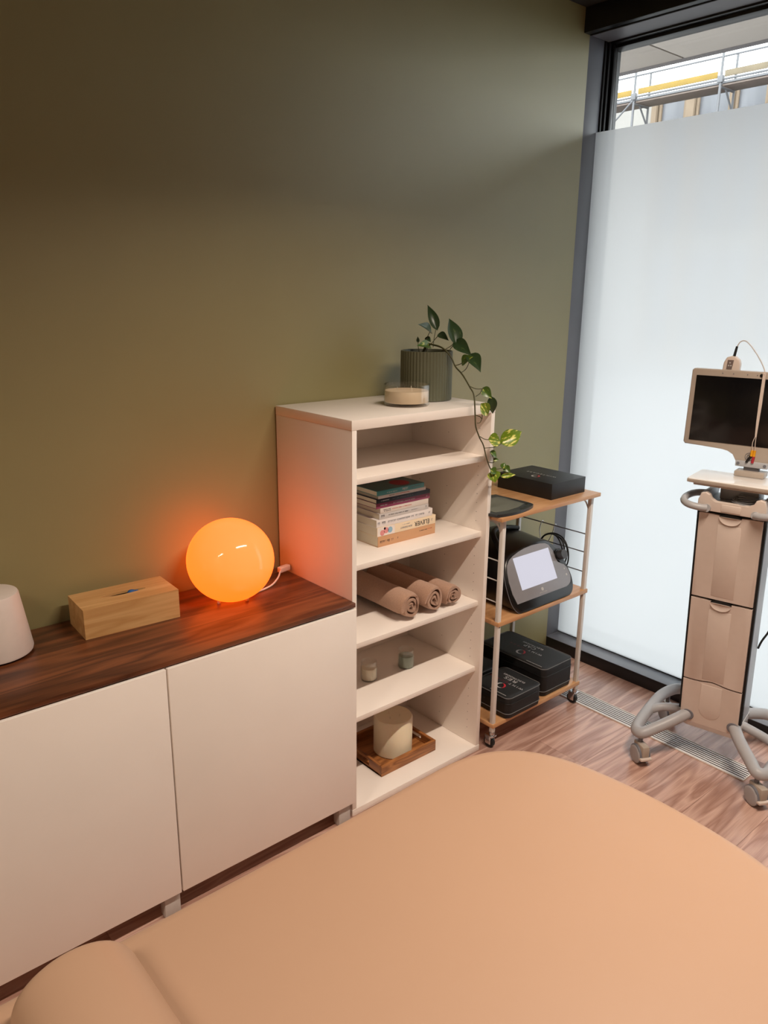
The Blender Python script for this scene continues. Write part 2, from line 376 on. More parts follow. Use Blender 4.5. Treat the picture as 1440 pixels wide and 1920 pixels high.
STEEL = mat('galvanised_steel', srgb(100, 100, 103), 0.5, noise=0.06, nscale=8)
YELLOW = mat('yellow_toe_board', srgb(132, 106, 36), 0.6, noise=0.1, nscale=4)
TIMBER = mat('weathered_timber', srgb(110, 98, 78), 0.7, noise=0.1, nscale=5)
BROWN = mat('brown_deck_edge', srgb(116, 102, 94), 0.7, noise=0.1, nscale=5)
sc_ = thing('scaffolding', 'galvanised scaffolding with yellow toe boards along the building across the street', 'scaffolding', (16.3, 8.0, -0.06))
def sp(mb, n, mt): return mb.move(Matrix.Translation((-16.3, -8.0, 0.06))).build(n, mt, sc_)
ys = [9.257+2.08*k for k in range(-3, 3)]
for k, yv in enumerate(ys):
    sp(MB().cyl((16.0, yv, -0.06), (16.0, yv, 6.72), 0.028, n=10), 'post', STEEL)
    sp(MB().cyl((16.62, yv, -0.06), (16.62, yv, 6.72), 0.026, n=10), 'post', STEEL)
    sp(MB().cyl((16.0, yv, 5.98), (16.62, yv, 5.98), 0.024, n=8), 'transom', STEEL)
    sp(MB().cyl((16.62, yv, 5.6), (16.25, yv, 5.98), 0.02, n=8), 'knee_brace', STEEL)
    sp(MB().box(15.95, 16.05, yv-0.06, yv+0.06, 6.06, 6.2, 0.01), 'coupler', STEEL)
    if k < len(ys)-1:
        y1 = ys[k+1]
        sp(MB().box(16.0, 16.62, yv+0.03, y1-0.03, 6.04, 6.085, 0.004), 'deck_plank', STEEL)
        sp(MB().box(16.03, 16.60, yv+0.03, y1-0.03, 6.0, 6.035, 0.004), 'deck_beam', BROWN)
        sp(MB().box(15.985, 16.01, yv+0.08, yv+0.08+(1.0 if k % 2 else 1.9), 6.16, 6.285, 0.004), 'toe_board', TIMBER if k < 2 else YELLOW)
        if k % 2: sp(MB().box(15.985, 16.01, yv+1.1, y1-0.08, 6.16, 6.285, 0.004), 'toe_board', TIMBER if k == 1 else YELLOW)
        sp(MB().cyl((16.0, yv, 6.56), (16.0, y1, 6.56), 0.02, n=8), 'guard_rail', STEEL)
        sp(MB().cyl((16.0, yv, 6.12), (16.0, y1, 6.12), 0.024, n=8), 'ledger', STEEL)
        sp(MB().cyl((16.62, yv, 6.02), (16.62, y1, 6.02), 0.02, n=8), 'ledger', STEEL)
sp(MB().cyl((15.97, 9.257, 6.05), (15.97, 11.337, 4.3), 0.02, n=8), 'diagonal_brace', STEEL)

# linear ceiling lamps (outside the picture, seen as streaks on the globe lamp)
DIFF = emis('lamp_diffuser', (*LAMP_COLOR, 1), 3.0)
for xc, lab in ((0.17, 'slim linear ceiling lamp nearest the window, above the bed end'), (-2.70, 'slim linear ceiling lamp farthest from the window')):
    lt = thing('ceiling_light', lab, 'lamp', (xc, -1.60, ZC), group='linear ceiling lamps')
    MB().box(-0.56, 0.56, -0.035, 0.035, -0.045, 0.0, 0.003).build('housing', BLACK_AL, lt)
    MB().box(-0.55, 0.55, -0.028, 0.028, -0.048, -0.044, 0.001).build('diffuser', DIFF, lt)
    ld = bpy.data.lights.new('lamp_light', 'AREA'); ld.shape = 'RECTANGLE'; ld.size = 1.08; ld.size_y = 0.05
    ld.energy = LAMP_POWER*(1.0 if xc > 0 else 0.88); ld.color = LAMP_COLOR; ld.spread = R(132)
    lo = bpy.data.objects.new('lamp_light', ld); col.objects.link(lo); lo.parent = lt; lo.location = (0, 0, -0.055)
# ================================================================ FURNITURE
# ---- sideboard: two cabinet units, one long worktop
ZB, ZT = 0.074, 0.7306
LEG = mat('grey_leg', srgb(196, 194, 190), 0.4, noise=0.03)
def cabinet(xr, label, legs):
    t = thing('cabinet', label, 'cabinet', (xr-0.3, -0.20, 0.0), group='white cabinets under the walnut top')
    L = lambda x0, x1, y0, y1, z0, z1: (x0-xr+0.3, x1-xr+0.3, y0+0.20, y1+0.20, z0, z1)
    a, b = xr-0.6, xr
    body = MB()
    body.box(*L(a+0.001, a+0.017, -0.40, -0.012, ZB, ZT+0.001)); body.box(*L(b-0.017, b-0.001, -0.40, -0.012, ZB, ZT+0.001))
    body.box(*L(a+0.017, b-0.017, -0.40, -0.012, ZB, ZB+0.016)); body.box(*L(a+0.017, b-0.017, -0.40, -0.012, ZT-0.016, ZT+0.001))
    body.box(*L(a+0.017, b-0.017, -0.022, -0.012, ZB+0.016, ZT-0.016))
    body.build('body', WHITE_CAB, t)
    MB().box(*L(a+0.002, b-0.0015, -0.419, -0.401, ZB-0.002, ZT), 0.0015).build('door', WHITE_CAB, t)
    for lx in legs:
        for y0, y1 in ((-0.405, -0.375), (-0.06, -0.03)):
            lg = MB().box(*L(lx, lx+0.045, y0, y1, 0.0, ZB), 0.002).build('leg', LEG, t)
    return t
cabinet(0.0-0.001, 'white flat-door cabinet standing against the open bookcase', (-0.062,))
cabinet(-0.602, 'white flat-door cabinet cut off by the left picture edge', (-0.648, -1.19))
tag(MB().box(-1.203, -0.001, -0.412, -0.006, 0.7345, 0.748, 0.0012).build('worktop', WALNUT), 'dark walnut worktop across the white cabinets', 'worktop')
ZS = 0.748

# ---- bookcase
D = 0.393
t = thing('bookcase', 'tall white open bookcase with four shelves', 'bookcase', (0.3, -0.2, 0))
def bk(mb, n, par=None, mt=None): return mb.move(Matrix.Translation((-0.3, 0.2, 0))).build(n, mt or WHITE_CAB, par or t)
sideL = bk(MB().box(0.001, 0.018, -D, -0.006, 0.024, 1.257, 0.0008), 'side_panel')
sideR = bk(MB().box(0.582, 0.599, -D, -0.006, 0.024, 1.257, 0.0008), 'side_panel')
bk(MB().box(0.0, 0.6, -D, -0.006, 1.2575, 1.286, 0.0012), 'top_panel')
bk(MB().box(0.0, 0.6, -D-0.001, -0.006, 0.0, 0.0235, 0.0012), 'bottom_panel')
bk(MB().box(0.018, 0.582, -0.014, -0.007, 0.024, 1.257), 'back_panel')
SH = [1.111, 0.847, 0.592, 0.338]
for z in SH: bk(MB().box(0.0185, 0.5815, -0.373, -0.0145, z-0.018, z, 0.0012), 'shelf')
holes = MB()
for yv, st in ((-0.345, 1), (-0.20, 1), (-0.06, 1)):
    z = 0.08
    while z < 1.23:
        if min(abs(z-s) for s in SH) > 0.03:
            holes.cyl((0.5822, yv, z), (0.5817, yv, z), 0.0013, n=6)
        z += 0.032 if yv == -0.345 else 0.064
hh = bk(holes, 'peg_holes', sideR, DARK); hh['kind'] = 'stuff'

# ---- globe lamp
GLOBE = emis('warm_glowing_opal_glass', (2.5, 0.285, 0.018, 1), 1.0, gloss=0.06)
GLOBE.node_tree.nodes['Principled BSDF'].inputs['Base Color'].default_value = (0.32, 0.20, 0.15, 1)
t = thing('globe_lamp', 'glowing orange glass globe lamp on the walnut worktop', 'lamp', (-0.262, -0.149, ZS))
prof = []
for k in range(0, 41):
    a = -math.pi/2 + math.pi*k/40
    r = math.cos(a)*0.1275; z = 0.121+math.sin(a)*0.1235
    if z < 0.0045: r = r*0.98; z = 0.0045
    prof.append((r, z))
MB().lathe(prof, n=64).build('globe', GLOBE, t, 80)
PLUGW = mat('white_cable', srgb(235, 225, 215), 0.45, noise=0.02)
for a in (190, 300, 60):
    MB().cyl((math.cos(R(a))*0.05, math.sin(R(a))*0.05, 0.0), (math.cos(R(a))*0.05, math.sin(R(a))*0.05, 0.02), 0.005, 0.006, 10).build('foot', PLUGW, t)
MB().tube([(0.035, -0.02, 0.008), (0.075, -0.012, 0.004), (0.115, -0.003, 0.004), (0.15, 0.012, 0.0045), (0.185, 0.035, 0.012), (0.205, 0.055, 0.018), (0.214, 0.064, 0.019)], 0.0028, 8).build('cable', PLUGW, t)
sw = MB().box(-0.022, 0.022, -0.009, 0.009, 0.0, 0.018, 0.003, 3); sw.move(Matrix.Translation((0.232, 0.073, 0.012)) @ Matrix.Rotation(R(12), 4, 'Z')); sw.build('plug', PLUGW, t)

# ---- tissue box
t = thing('tissue_box', 'rectangular bamboo tissue box on the walnut worktop', 'tissue box', (-0.571, -0.105, ZS), R(-3))
bx = bmesh.new()
hw, hd, h = 0.13, 0.066, 0.082
# top plate with a slot: ring of quads between slot outline and rectangle
slot = []
for k in range(24):
    a = 2*math.pi*k/24
    c, s = math.cos(a), math.sin(a)
    slot.append((0.062*c, 0.011*s*(1-0.35*abs(c)**3)))
rect = []
for k in range(24):
    a = 2*math.pi*k/24
    c, s = math.cos(a), math.sin(a); q = 1/max(abs(c)/hw, abs(s)/hd, 1e-6); rect.append((c*q, s*q))
# snap to corners
for cx, cy in ((hw, hd), (-hw, hd), (-hw, -hd), (hw, -hd)):
    i = min(range(24), key=lambda i: (rect[i][0]-cx)**2+(rect[i][1]-cy)**2); rect[i] = (cx, cy)
mb = MB()
mb.ring_loft([[(x, y, h-0.006) for x, y in slot], [(x, y, h) for x, y in slot], [(x, y, h) for x, y in rect], [(x, y, 0.0) for x, y in rect]], False, True)
mb.build('box_body', BAMBOO, t, 30)
MB().box(-hw+0.006, hw-0.006, -hd+0.006, hd-0.006, 0.002, h-0.02).build('dark_inside', DARK, t)
BLUE = mat('blue_tissue', srgb(44, 96, 156), 0.7, noise=0.1, nscale=60)
tb = MB()
tb.lathe([(0.0, 0.0), (0.012, 0.003), (0.013, 0.012), (0.008, 0.019), (0.0, 0.021)], (0.022, 0.001, h-0.018), 12)
tb.lathe([(0.0, 0.0), (0.008, 0.004), (0.006, 0.011), (0.0, 0.013)], (0.036, 0.003, h-0.014), 10)
tb.build('tissue_tip', BLUE, t, 80)

# ---- speaker
SPK = mat('white_speaker_shell', srgb(232, 220, 212), 0.45, noise=0.02)
t = thing('speaker', 'white tapered round speaker at the left picture edge', 'speaker', (-0.905, -0.098, ZS))
MB().lathe([(0.0, 0.003), (0.080, 0.003), (0.087, 0.006), (0.0885, 0.012), (0.068, 0.156), (0.066, 0.160), (0.062, 0.1615), (0.0, 0.160)], n=56).build('shell', SPK, t, 35)
MB().cyl((0, 0, 0), (0, 0, 0.004), 0.078, n=40).build('rubber_base', BLACK_RUB, t)

# ---- books (spines to the room, lettering upside down)
PAPER = mat('page_block', srgb(222, 212, 190), 0.8, noise=0.08, nscale=300, stretch=(1, 1, 12))
INKD = mat('dark_ink', srgb(40, 40, 50), 0.6, noise=0.02); INKG = mat('grey_ink', srgb(140, 140, 150), 0.6, noise=0.02)
INKW = mat('white_ink', srgb(230, 230, 230), 0.6, noise=0.02); INKR = mat('coral_ink', srgb(214, 110, 90), 0.6, noise=0.02)
INKB = mat('blue_ink', srgb(150, 190, 214), 0.6, noise=0.02); INKP = mat('pink_ink', srgb(228, 150, 150), 0.6, noise=0.02); INKT = mat('teal_red', srgb(150, 22, 40), 0.6, noise=0.02)
def book(xa, xb, yf, dep, z0, z1, c, label, cover=None):
    cx, w, hgt = (xa+xb)/2, xb-xa, z1-z0
    b = thing('book', label, 'book', (cx, yf, z0), group='stacked paperbacks on the second shelf')
    cm = mat('book_cover', c, 0.38, noise=0.02, nscale=10)
    spine = []
    cv = MB()
    cv.box(-w/2, w/2, 0.0, 0.002, 0.0, hgt, 0.0007); cv.box(-w/2, w/2, 0.002, dep, 0.0, 0.0009); cv.box(-w/2, w/2, 0.002, dep, hgt-0.0009, hgt)
    cv.build('cover', cm, b)
    MB().box(-w/2+0.0012, w/2-0.0012, 0.002, dep-0.001, 0.001, hgt-0.001).build('pages', PAPER, b)
    return b, w, hgt
def marks(b, x0, x1, z, hgt, ink, n, seed):
    """illegible print: a row of tiny bars"""
    n = int(n*1.7); r = random.Random(seed); mb = MB(); x = x0; step = (x1-x0)/n
    for k in range(n):
        if r.random() < 0.88:
            up = r.choice((1.0, 0.62, 0.62, 0.8)); st = step*0.22
            mb.box(x, x+st, -0.0003, 0.0, z-hgt*0.4*up, z+hgt*0.4)
            mb.box(x, x+step*0.72, -0.0003, 0.0, z+hgt*(0.4-0.16), z+hgt*0.4)
            if r.random() < 0.5: mb.box(x+step*0.5, x+step*0.5+st, -0.0003, 0.0, z-hgt*0.4*r.random(), z+hgt*0.4)
        x += step
    mb.build('print', ink, b)
UPS = (R(90), R(180), 0)   # on a spine facing -y, upside down
YF = -0.284
b, w, h = book(0.192, 0.446, YF, 0.17, 0.847, 0.8822, srgb(208, 160, 120), 'thick orange-tan paperback at the bottom of the book stack')
marks(b, -0.118, -0.058, h*0.45, 0.010, INKD, 12, 1); marks(b, -0.05, -0.04, h*0.48, 0.007, INKD, 2, 2); marks(b, 0.055, 0.09, h*0.6, 0.004, INKD, 9, 3); marks(b, 0.092, 0.112, h*0.62, 0.004, INKR, 6, 4)
b, w, h = book(0.188, 0.446, YF-0.001, 0.17, 0.8824, 0.9126, srgb(242, 222, 192), 'cream paperback with large upside-down dark title and baby photo on spine')
lettering('ÉLEVER', 0.0215, INKD, b, (0.066, -0.0004, h*0.5), UPS)
lettering('SON ENFANT', 0.0085, INKG, b, (-0.005, -0.0004, h*0.42), UPS)
marks(b, -0.02, 0.012, h*0.72, 0.004, INKG, 7, 5); marks(b, 0.108, 0.116, h*0.5, 0.012, INKG, 2, 5)
pic = MB().box(-0.128, -0.055, -0.0003, 0.0, 0.001, h-0.001).build('spine_photo', mat('photo_white', srgb(236, 226, 220), 0.5, noise=0.05), b)
for px, pz, pr, im in ((-0.108, 0.011, 0.0095, INKP), (-0.092, 0.017, 0.010, INKP), (-0.075, 0.016, 0.010, INKB), (-0.098, 0.024, 0.004, INKD)):
    MB().cyl((px, -0.0006, pz), (px, -0.0002, pz), pr, n=18).build('photo_patch', im, b)
b, w, h = book(0.186, 0.431, YF, 0.16, 0.9128, 0.9378, srgb(238, 232, 230), 'white paperback with pale blue title directly above the baby-photo book')
marks(b, -0.075, 0.085, h*0.5, 0.009, INKG, 26, 6); marks(b, -0.10, -0.085, h*0.5, 0.012, INKD, 2, 7); marks(b, -0.118, -0.108, h*0.5, 0.012, INKG, 2, 7); marks(b, 0.105, 0.113, h*0.5, 0.008, INKG, 2, 8)
b, w, h = book(0.197, 0.412, YF, 0.15, 0.9380, 0.9570, srgb(208, 204, 202), 'light grey paperback in the middle of the book stack')
marks(b, -0.068, 0.02, h*0.5, 0.005, INKD, 22, 9); marks(b, -0.10, -0.085, h*0.5, 0.011, INKD, 2, 10); marks(b, 0.03, 0.06, h*0.5, 0.004, INKG, 8, 11); marks(b, 0.095, 0.098, h*0.5, 0.013, INKD, 1, 12)
b, w, h = book(0.200, 0.410, YF-0.001, 0.15, 0.9572, 0.9750, srgb(222, 212, 204), 'pale beige paperback with coral title just below the magenta book')
marks(b, -0.055, 0.03, h*0.5, 0.005, INKR, 20, 13); marks(b, -0.092, -0.06, h*0.62, 0.004, INKD, 8, 14); marks(b, -0.092, -0.06, h*0.36, 0.004, INKD, 8, 15)
b, w, h = book(0.184, 0.417, YF, 0.15, 0.9752, 0.9922, srgb(142, 62, 96), 'magenta paperback in the upper part of the book stack')
marks(b, -0.045, 0.05, h*0.5, 0.005, INKW, 24, 16); marks(b, -0.10, -0.07, h*0.5, 0.005, INKW, 8, 17); marks(b, 0.1, 0.106, h*0.5, 0.006, INKW, 1, 18)
b, w, h = book(0.184, 0.417, YF-0.001, 0.15, 0.9924, 1.0060, srgb(30, 36, 52), 'dark navy paperback near the top of the book stack')
marks(b, -0.05, 0.04, h*0.5, 0.003, INKG, 20, 19); marks(b, -0.10, -0.06, h*0.5, 0.004, INKW, 9, 20)
b, w, h = book(0.192, 0.398, YF, 0.15, 1.0062, 1.0170, srgb(228, 222, 220), 'thin white paperback just below the teal book')
marks(b, -0.03, 0.03, h*0.5, 0.004, INKR, 14, 21); marks(b, -0.06, -0.035, h*0.5, 0.004, INKD, 6, 22)
b, w, h = book(0.185, 0.388, YF-0.002, 0.15, 1.0172, 1.0325, srgb(70, 142, 146), 'teal paperback with a dark red disc on top of the stack')
marks(b, -0.005, 0.03, h*0.5, 0.010, INKW, 6, 23); marks(b, -0.06, -0.015, h*0.4, 0.004, INKW, 12, 24); marks(b, 0.045, 0.09, h*0.55, 0.004, INKG, 12, 25)
MB().box(-w/2, w/2, 0.002, 0.148, h, h+0.0004).build('front_cover', mat('dark_teal', srgb(40, 84, 84), 0.35, noise=0.03), b)
MB().cyl((0.035, 0.05, h+0.0003), (0.035, 0.05, h+0.0009), 0.034, n=28).build('red_disc', INKT, b)

# ---- rolled towels
TOWEL = mat('taupe_terry', srgb(190, 152, 128), 0.95, noise=0.10, nscale=260, bump=0.9, bscale=700, sheen=0.3)
def towel(cx, w, h, yf, seed, label, lean):
    r = random.Random(seed)
    t = thing('rolled_towel', label, 'towel', (cx, yf, 0.592), group='rolled taupe towels on the third shelf')
    turns, th = 2.7, 0.0105
    N = 110; inner, outer = [], []
    A, B = w/2, h/2
    for k in range(N+1):
        q = k/N; a = turns*2*math.pi*(1-q)
        rad = 0.16+0.84*(1-q)
        wob = 1+0.05*math.sin(a*1.7+seed)*q+0.02*math.sin(a*4+seed)
        ca, sa = math.cos(a+lean), math.sin(a+lean)
        ox, oz = A*rad*wob*ca, B*rad*wob*sa
        tk = th*(0.9+0.2*math.sin(a*2.3+seed))
        n = math.hypot(ca, sa); outer.append((ox, oz)); inner.append((ox-ca*tk*0.92, oz-sa*tk*0.92))
    L = 0.31; secs = 16
    rings = []
    ol = outer + list(reversed(inner))
    for j in range(secs+1):
        v = j/secs; yv = v*L
        ring = []
        for i, (x, z) in enumerate(ol):
            sc = 1.0 - 0.10*(max(0, 1-v*16))  # rounded mouth
            z2 = z*sc; x2 = x*sc
            bulge = 1+0.02*math.sin(v*7+seed)
            zz = B+z2*bulge
            zz = max(zz, 0.0015+0.0*i)
            ring.append((x2*bulge, yv + (0.004*math.sin(i*0.31+seed) if j == 0 else 0), zz))
        rings.append(ring)
    mb = MB(); mb.ring_loft(rings, True, True); mb.build('roll', TOWEL, t, 60)
    # hem flap of the outer end
    fl = MB()
    return t
towel(0.282, 0.096, 0.102, -0.352, 1, 'taupe towel roll nearest the left side of the bookcase', -0.9)
towel(0.382, 0.094, 0.104, -0.358, 2, 'middle one of the three taupe towel rolls', -1.1)
t3 = towel(0.474, 0.088, 0.084, -0.356, 3, 'smallest taupe towel roll nearest the right side of the bookcase', -0.6)

# ---- candles
JAR = glass('candle_jar_glass', (0.975, 0.985, 0.98, 1))
WAXC = mat('cream_wax', srgb(240, 224, 196), 0.5, noise=0.02); WICK = mat('wick', srgb(230, 220, 200), 0.8, noise=0.05)
def votive(x, y, wax, label):
    t = thing('votive_candle', label, 'candle', (x, y, 0.338), group='small glass candles on the fourth shelf')
    MB().lathe([(0.0, 0.0), (0.026, 0.0), (0.0285, 0.003), (0.0285, 0.046), (0.026, 0.051), (0.0275, 0.055), (0.0275, 0.068), (0.0262, 0.068), (0.0262, 0.056), (0.0, 0.0465)], n=36).build('glass_jar', JAR, t, 50)
    ribs = MB()
    for k in range(28):
        a = 2*math.pi*k/28
        ribs.box(0.0279, 0.0292, -0.0011, 0.0011, 0.005, 0.045, 0.0004, 1, rot=Matrix.Rotation(a, 4, 'Z'))
    g = ribs.build('glass_ribs', JAR, t)
    MB().lathe([(0.0, 0.004), (0.0262, 0.004), (0.0262, 0.044), (0.024, 0.0452), (0.0, 0.0448)], n=32).build('wax', wax, t, 50)
    MB().cyl((0, 0, 0.044), (0.001, 0, 0.052), 0.0009, n=6).build('wick', WICK, t)
votive(0.228, -0.199, WAXC, 'small ribbed glass candle with cream wax, nearer the cabinet')
votive(0.391, -0.211, mat('sage_wax', srgb(150, 164, 148), 0.5, noise=0.02), 'small ribbed glass candle with grey-green wax')

# jar candle on the bookcase top
ZT2 = 1.286
t = thing('jar_candle', 'wide low glass candle with cream wax on bookcase top', 'candle', (0.342, -0.243, ZT2))
MB().lathe([(0.0, 0.0), (0.068, 0.0), (0.073, 0.004), (0.0735, 0.066), (0.0725, 0.067), (0.0712, 0.066), (0.0705, 0.010), (0.0, 0.008)], n=56).build('glass_bowl', JAR, t, 50)
MB().lathe([(0.0, 0.0105), (0.068, 0.0105), (0.0702, 0.013), (0.0702, 0.046), (0.069, 0.0475), (0.0, 0.047)], n=56).build('wax', mat('peach_wax', srgb(244, 216, 184), 0.5, noise=0.02), t, 50)
for a in (20, 140, 260):
    MB().cyl((0.03*math.cos(R(a)), 0.03*math.sin(R(a)), 0.046), (0.03*math.cos(R(a)), 0.03*math.sin(R(a)), 0.058), 0.001, n=6).build('wick', WICK, t)

# pillar candle on a tray
t = thing('wooden_tray', 'small brown wooden tray on the bookcase bottom', 'tray', (0.318, -0.205, 0.0237))
a, b_, hh_ = 0.130, 0.112, 0.042
MB().box(-a, a, -b_, b_, 0.0, 0.008, 0.001).build('base', ACACIA, t)
MB().box(-a, a, -b_-0.001, -b_+0.010, 0.0, hh_, 0.0015).build('front_rail', ACACIA, t)
MB().box(-a, a, b_-0.010, b_, 0.0, hh_, 0.0015).build('rear_rail', ACACIA, t)
ACY = wood('acacia_side', srgb(112, 64, 30), srgb(172, 112, 62), 'y', 3.2, 0.42, 9)
for s in (-1, 1):
    sd = MB(); x0, x1 = sorted((s*a, s*(a-0.011)))
    sd.box(x0, x1, -b_+0.010, b_-0.010, 0.0, 0.012, 0.001); sd.box(x0, x1, -b_+0.010, b_-0.010, 0.032, hh_, 0.001)
    sd.box(x0, x1, -b_+0.010, -0.045, 0.012, 0.032); sd.box(x0, x1, 0.045, b_-0.010, 0.012, 0.032)
    sd.build('handle_rail', ACY, t)
WAXP = mat('ivory_wax', srgb(238, 228, 200), 0.45, noise=0.02, nscale=8)
WAXP.node_tree.nodes['Principled BSDF'].inputs['Subsurface Weight'].default_value = 0.3
WAXP.node_tree.nodes['Principled BSDF'].inputs['Subsurface Radius'].default_value = (0.02, 0.012, 0.006)
t = thing('pillar_candle', 'thick ivory pillar candle standing in the wooden tray', 'candle', (0.325, -0.220, 0.0319))
MB().lathe([(0.0, 0.0), (0.066, 0.0), (0.070, 0.003), (0.0705, 0.132), (0.067, 0.139), (0.056, 0.1395), (0.048, 0.134), (0.0, 0.1325)], n=56).build('wax', WAXP, t, 40)
for a_ in (-40, 90, 200):
    MB().cyl((0.022*math.cos(R(a_)), 0.022*math.sin(R(a_)), 0.131), (0.024*math.cos(R(a_)), 0.024*math.sin(R(a_)), 0.143), 0.0011, n=6).build('wick', WICK, t)

# ---- potted trailing plant
POT = mat('sage_ceramic', srgb(96, 98, 78), 0.55, noise=0.05, nscale=8)
SOIL = mat('potting_soil', srgb(40, 30, 22), 0.9, noise=0.3, nscale=120, bump=0.8, bscale=200)
STEM = mat('green_brown_stem', srgb(74, 72, 40), 0.55, noise=0.15, nscale=60)
def leafmat(name, base, streak, amt):
    M = mat(name, base, 0.3, spec=0.5)
    nt = M.node_tree; p = nt.nodes['Principled BSDF']
    tc = nt.nodes.new('ShaderNodeTexCoord'); mp = nt.nodes.new('ShaderNodeMapping'); mp.inputs['Scale'].default_value = (22, 90, 22)
    nt.links.new(tc.outputs['Object'], mp.inputs[0])
    n = nt.nodes.new('ShaderNodeTexNoise'); n.inputs['Scale'].default_value = 1.6; n.inputs['Detail'].default_value = 3
    nt.links.new(mp.outputs[0], n.inputs['Vector'])
    r_ = nt.nodes.new('ShaderNodeValToRGB'); r_.color_ramp.elements[0].position = amt; r_.color_ramp.elements[1].position = amt+0.08
    r_.color_ramp.elements[0].color = base; r_.color_ramp.elements[1].color = streak
    nt.links.new(n.outputs['Fac'], r_.inputs[0]); nt.links.new(r_.outputs[0], p.inputs['Base Color'])
    return M
LEAF_D = leafmat('dark_green_leaf', srgb(48, 68, 40), srgb(86, 104, 58), 0.66)
LEAF_M = leafmat('mid_green_leaf', srgb(74, 104, 40), srgb(186, 190, 92), 0.60)
LEAF_V = leafmat('variegated_leaf', srgb(104, 132, 30), srgb(222, 216, 120), 0.55)
PX, PY = 0.498, -0.168
plant = thing('potted_plant', 'trailing variegated plant in ribbed sage pot on bookcase', 'plant', (PX, PY, ZT2))
NP = 240
rings = []
for r, z in ((0.078, 0.0), (0.0865, 0.002), (0.0875, 0.006), (0.0875, 0.157), (0.0865, 0.161), (0.083, 0.162), (0.081, 0.159), (0.0805, 0.146)):
    rg = []
    for i in range(NP):
        a = 2*math.pi*i/NP
        rr = r - (0.0034*(0.5+0.5*math.cos(a*48)) if 0.004 < z < 0.159 and r > 0.084 else 0)
        rg.append((rr*math.cos(a), rr*math.sin(a), z))
    rings.append(rg)
MB().ring_loft(rings, True, False).build('pot', POT, plant, 50)
MB().lathe([(0.0, 0.140), (0.0815, 0.140), (0.0815, 0.146), (0.03, 0.150), (0.0, 0.149)], n=40).build('soil', SOIL, plant)
def loc(p): return Vector(p)-Vector((PX, PY, ZT2))
VINE = [[0.495, -0.17, 1.466], [0.499, -0.2, 1.467], [0.5, -0.24, 1.459], [0.508, -0.27, 1.434], [0.512, -0.29, 1.402], [0.503, -0.33, 1.381], [0.488, -0.38, 1.345], [0.476, -0.41, 1.322], [0.474, -0.42, 1.26], [0.479, -0.42, 1.226], [0.496, -0.422, 1.19], [0.517, -0.422, 1.161], [0.535, -0.422, 1.116], [0.557, -0.425, 1.074], [0.579, -0.425, 1.053], [0.615, -0.425, 1.05], [0.628, -0.425, 1.072]]
LEAVES = [([0.537, -0.17, 1.521], [0.533, -0.13, 1.597], 0.0311), ([0.509, -0.17, 1.51], [0.434, -0.2, 1.537], 0.0311), ([0.524, -0.2, 1.501], [0.515, -0.25, 1.486], 0.0228), ([0.53, -0.27, 1.478], [0.549, -0.22, 1.557], 0.0457), ([0.532, -0.27, 1.479], [0.53, -0.34, 1.442], 0.0394), ([0.514, -0.32, 1.417], [0.514, -0.36, 1.44], 0.029), ([0.53, -0.34, 1.44], [0.512, -0.4, 1.397], 0.0353), ([0.53, -0.4, 1.34], [0.537, -0.43, 1.312], 0.0249), ([0.546, -0.42, 1.311], [0.558, -0.42, 1.258], 0.0249), ([0.491, -0.43, 1.295], [0.525, -0.43, 1.255], 0.0311), ([0.536, -0.43, 1.179], [0.583, -0.44, 1.168], 0.0353), ([0.588, -0.44, 1.167], [0.663, -0.46, 1.199], 0.0436), ([0.544, -0.43, 1.137], [0.566, -0.44, 1.117], 0.0187), ([0.561, -0.43, 1.11], [0.574, -0.44, 1.111], 0.0104), ([0.607, -0.43, 1.076], [0.618, -0.43, 1.093], 0.0174), ([0.619, -0.43, 1.078], [0.624, -0.45, 1.063], 0.0187), ([0.563, -0.425, 1.067], [0.563, -0.44, 1.035], 0.0353), ([0.609, -0.43, 1.047], [0.655, -0.45, 1.052], 0.0149), ([0.551, -0.43, 1.079], [0.567, -0.44, 1.065], 0.0208), ([0.496, -0.18, 1.463], [0.428, -0.2, 1.47], 0.0249), ([0.474, -0.15, 1.475], [0.472, -0.15, 1.493], 0.0083), ([0.501, -0.16, 1.488], [0.504, -0.18, 1.476], 0.0145)]
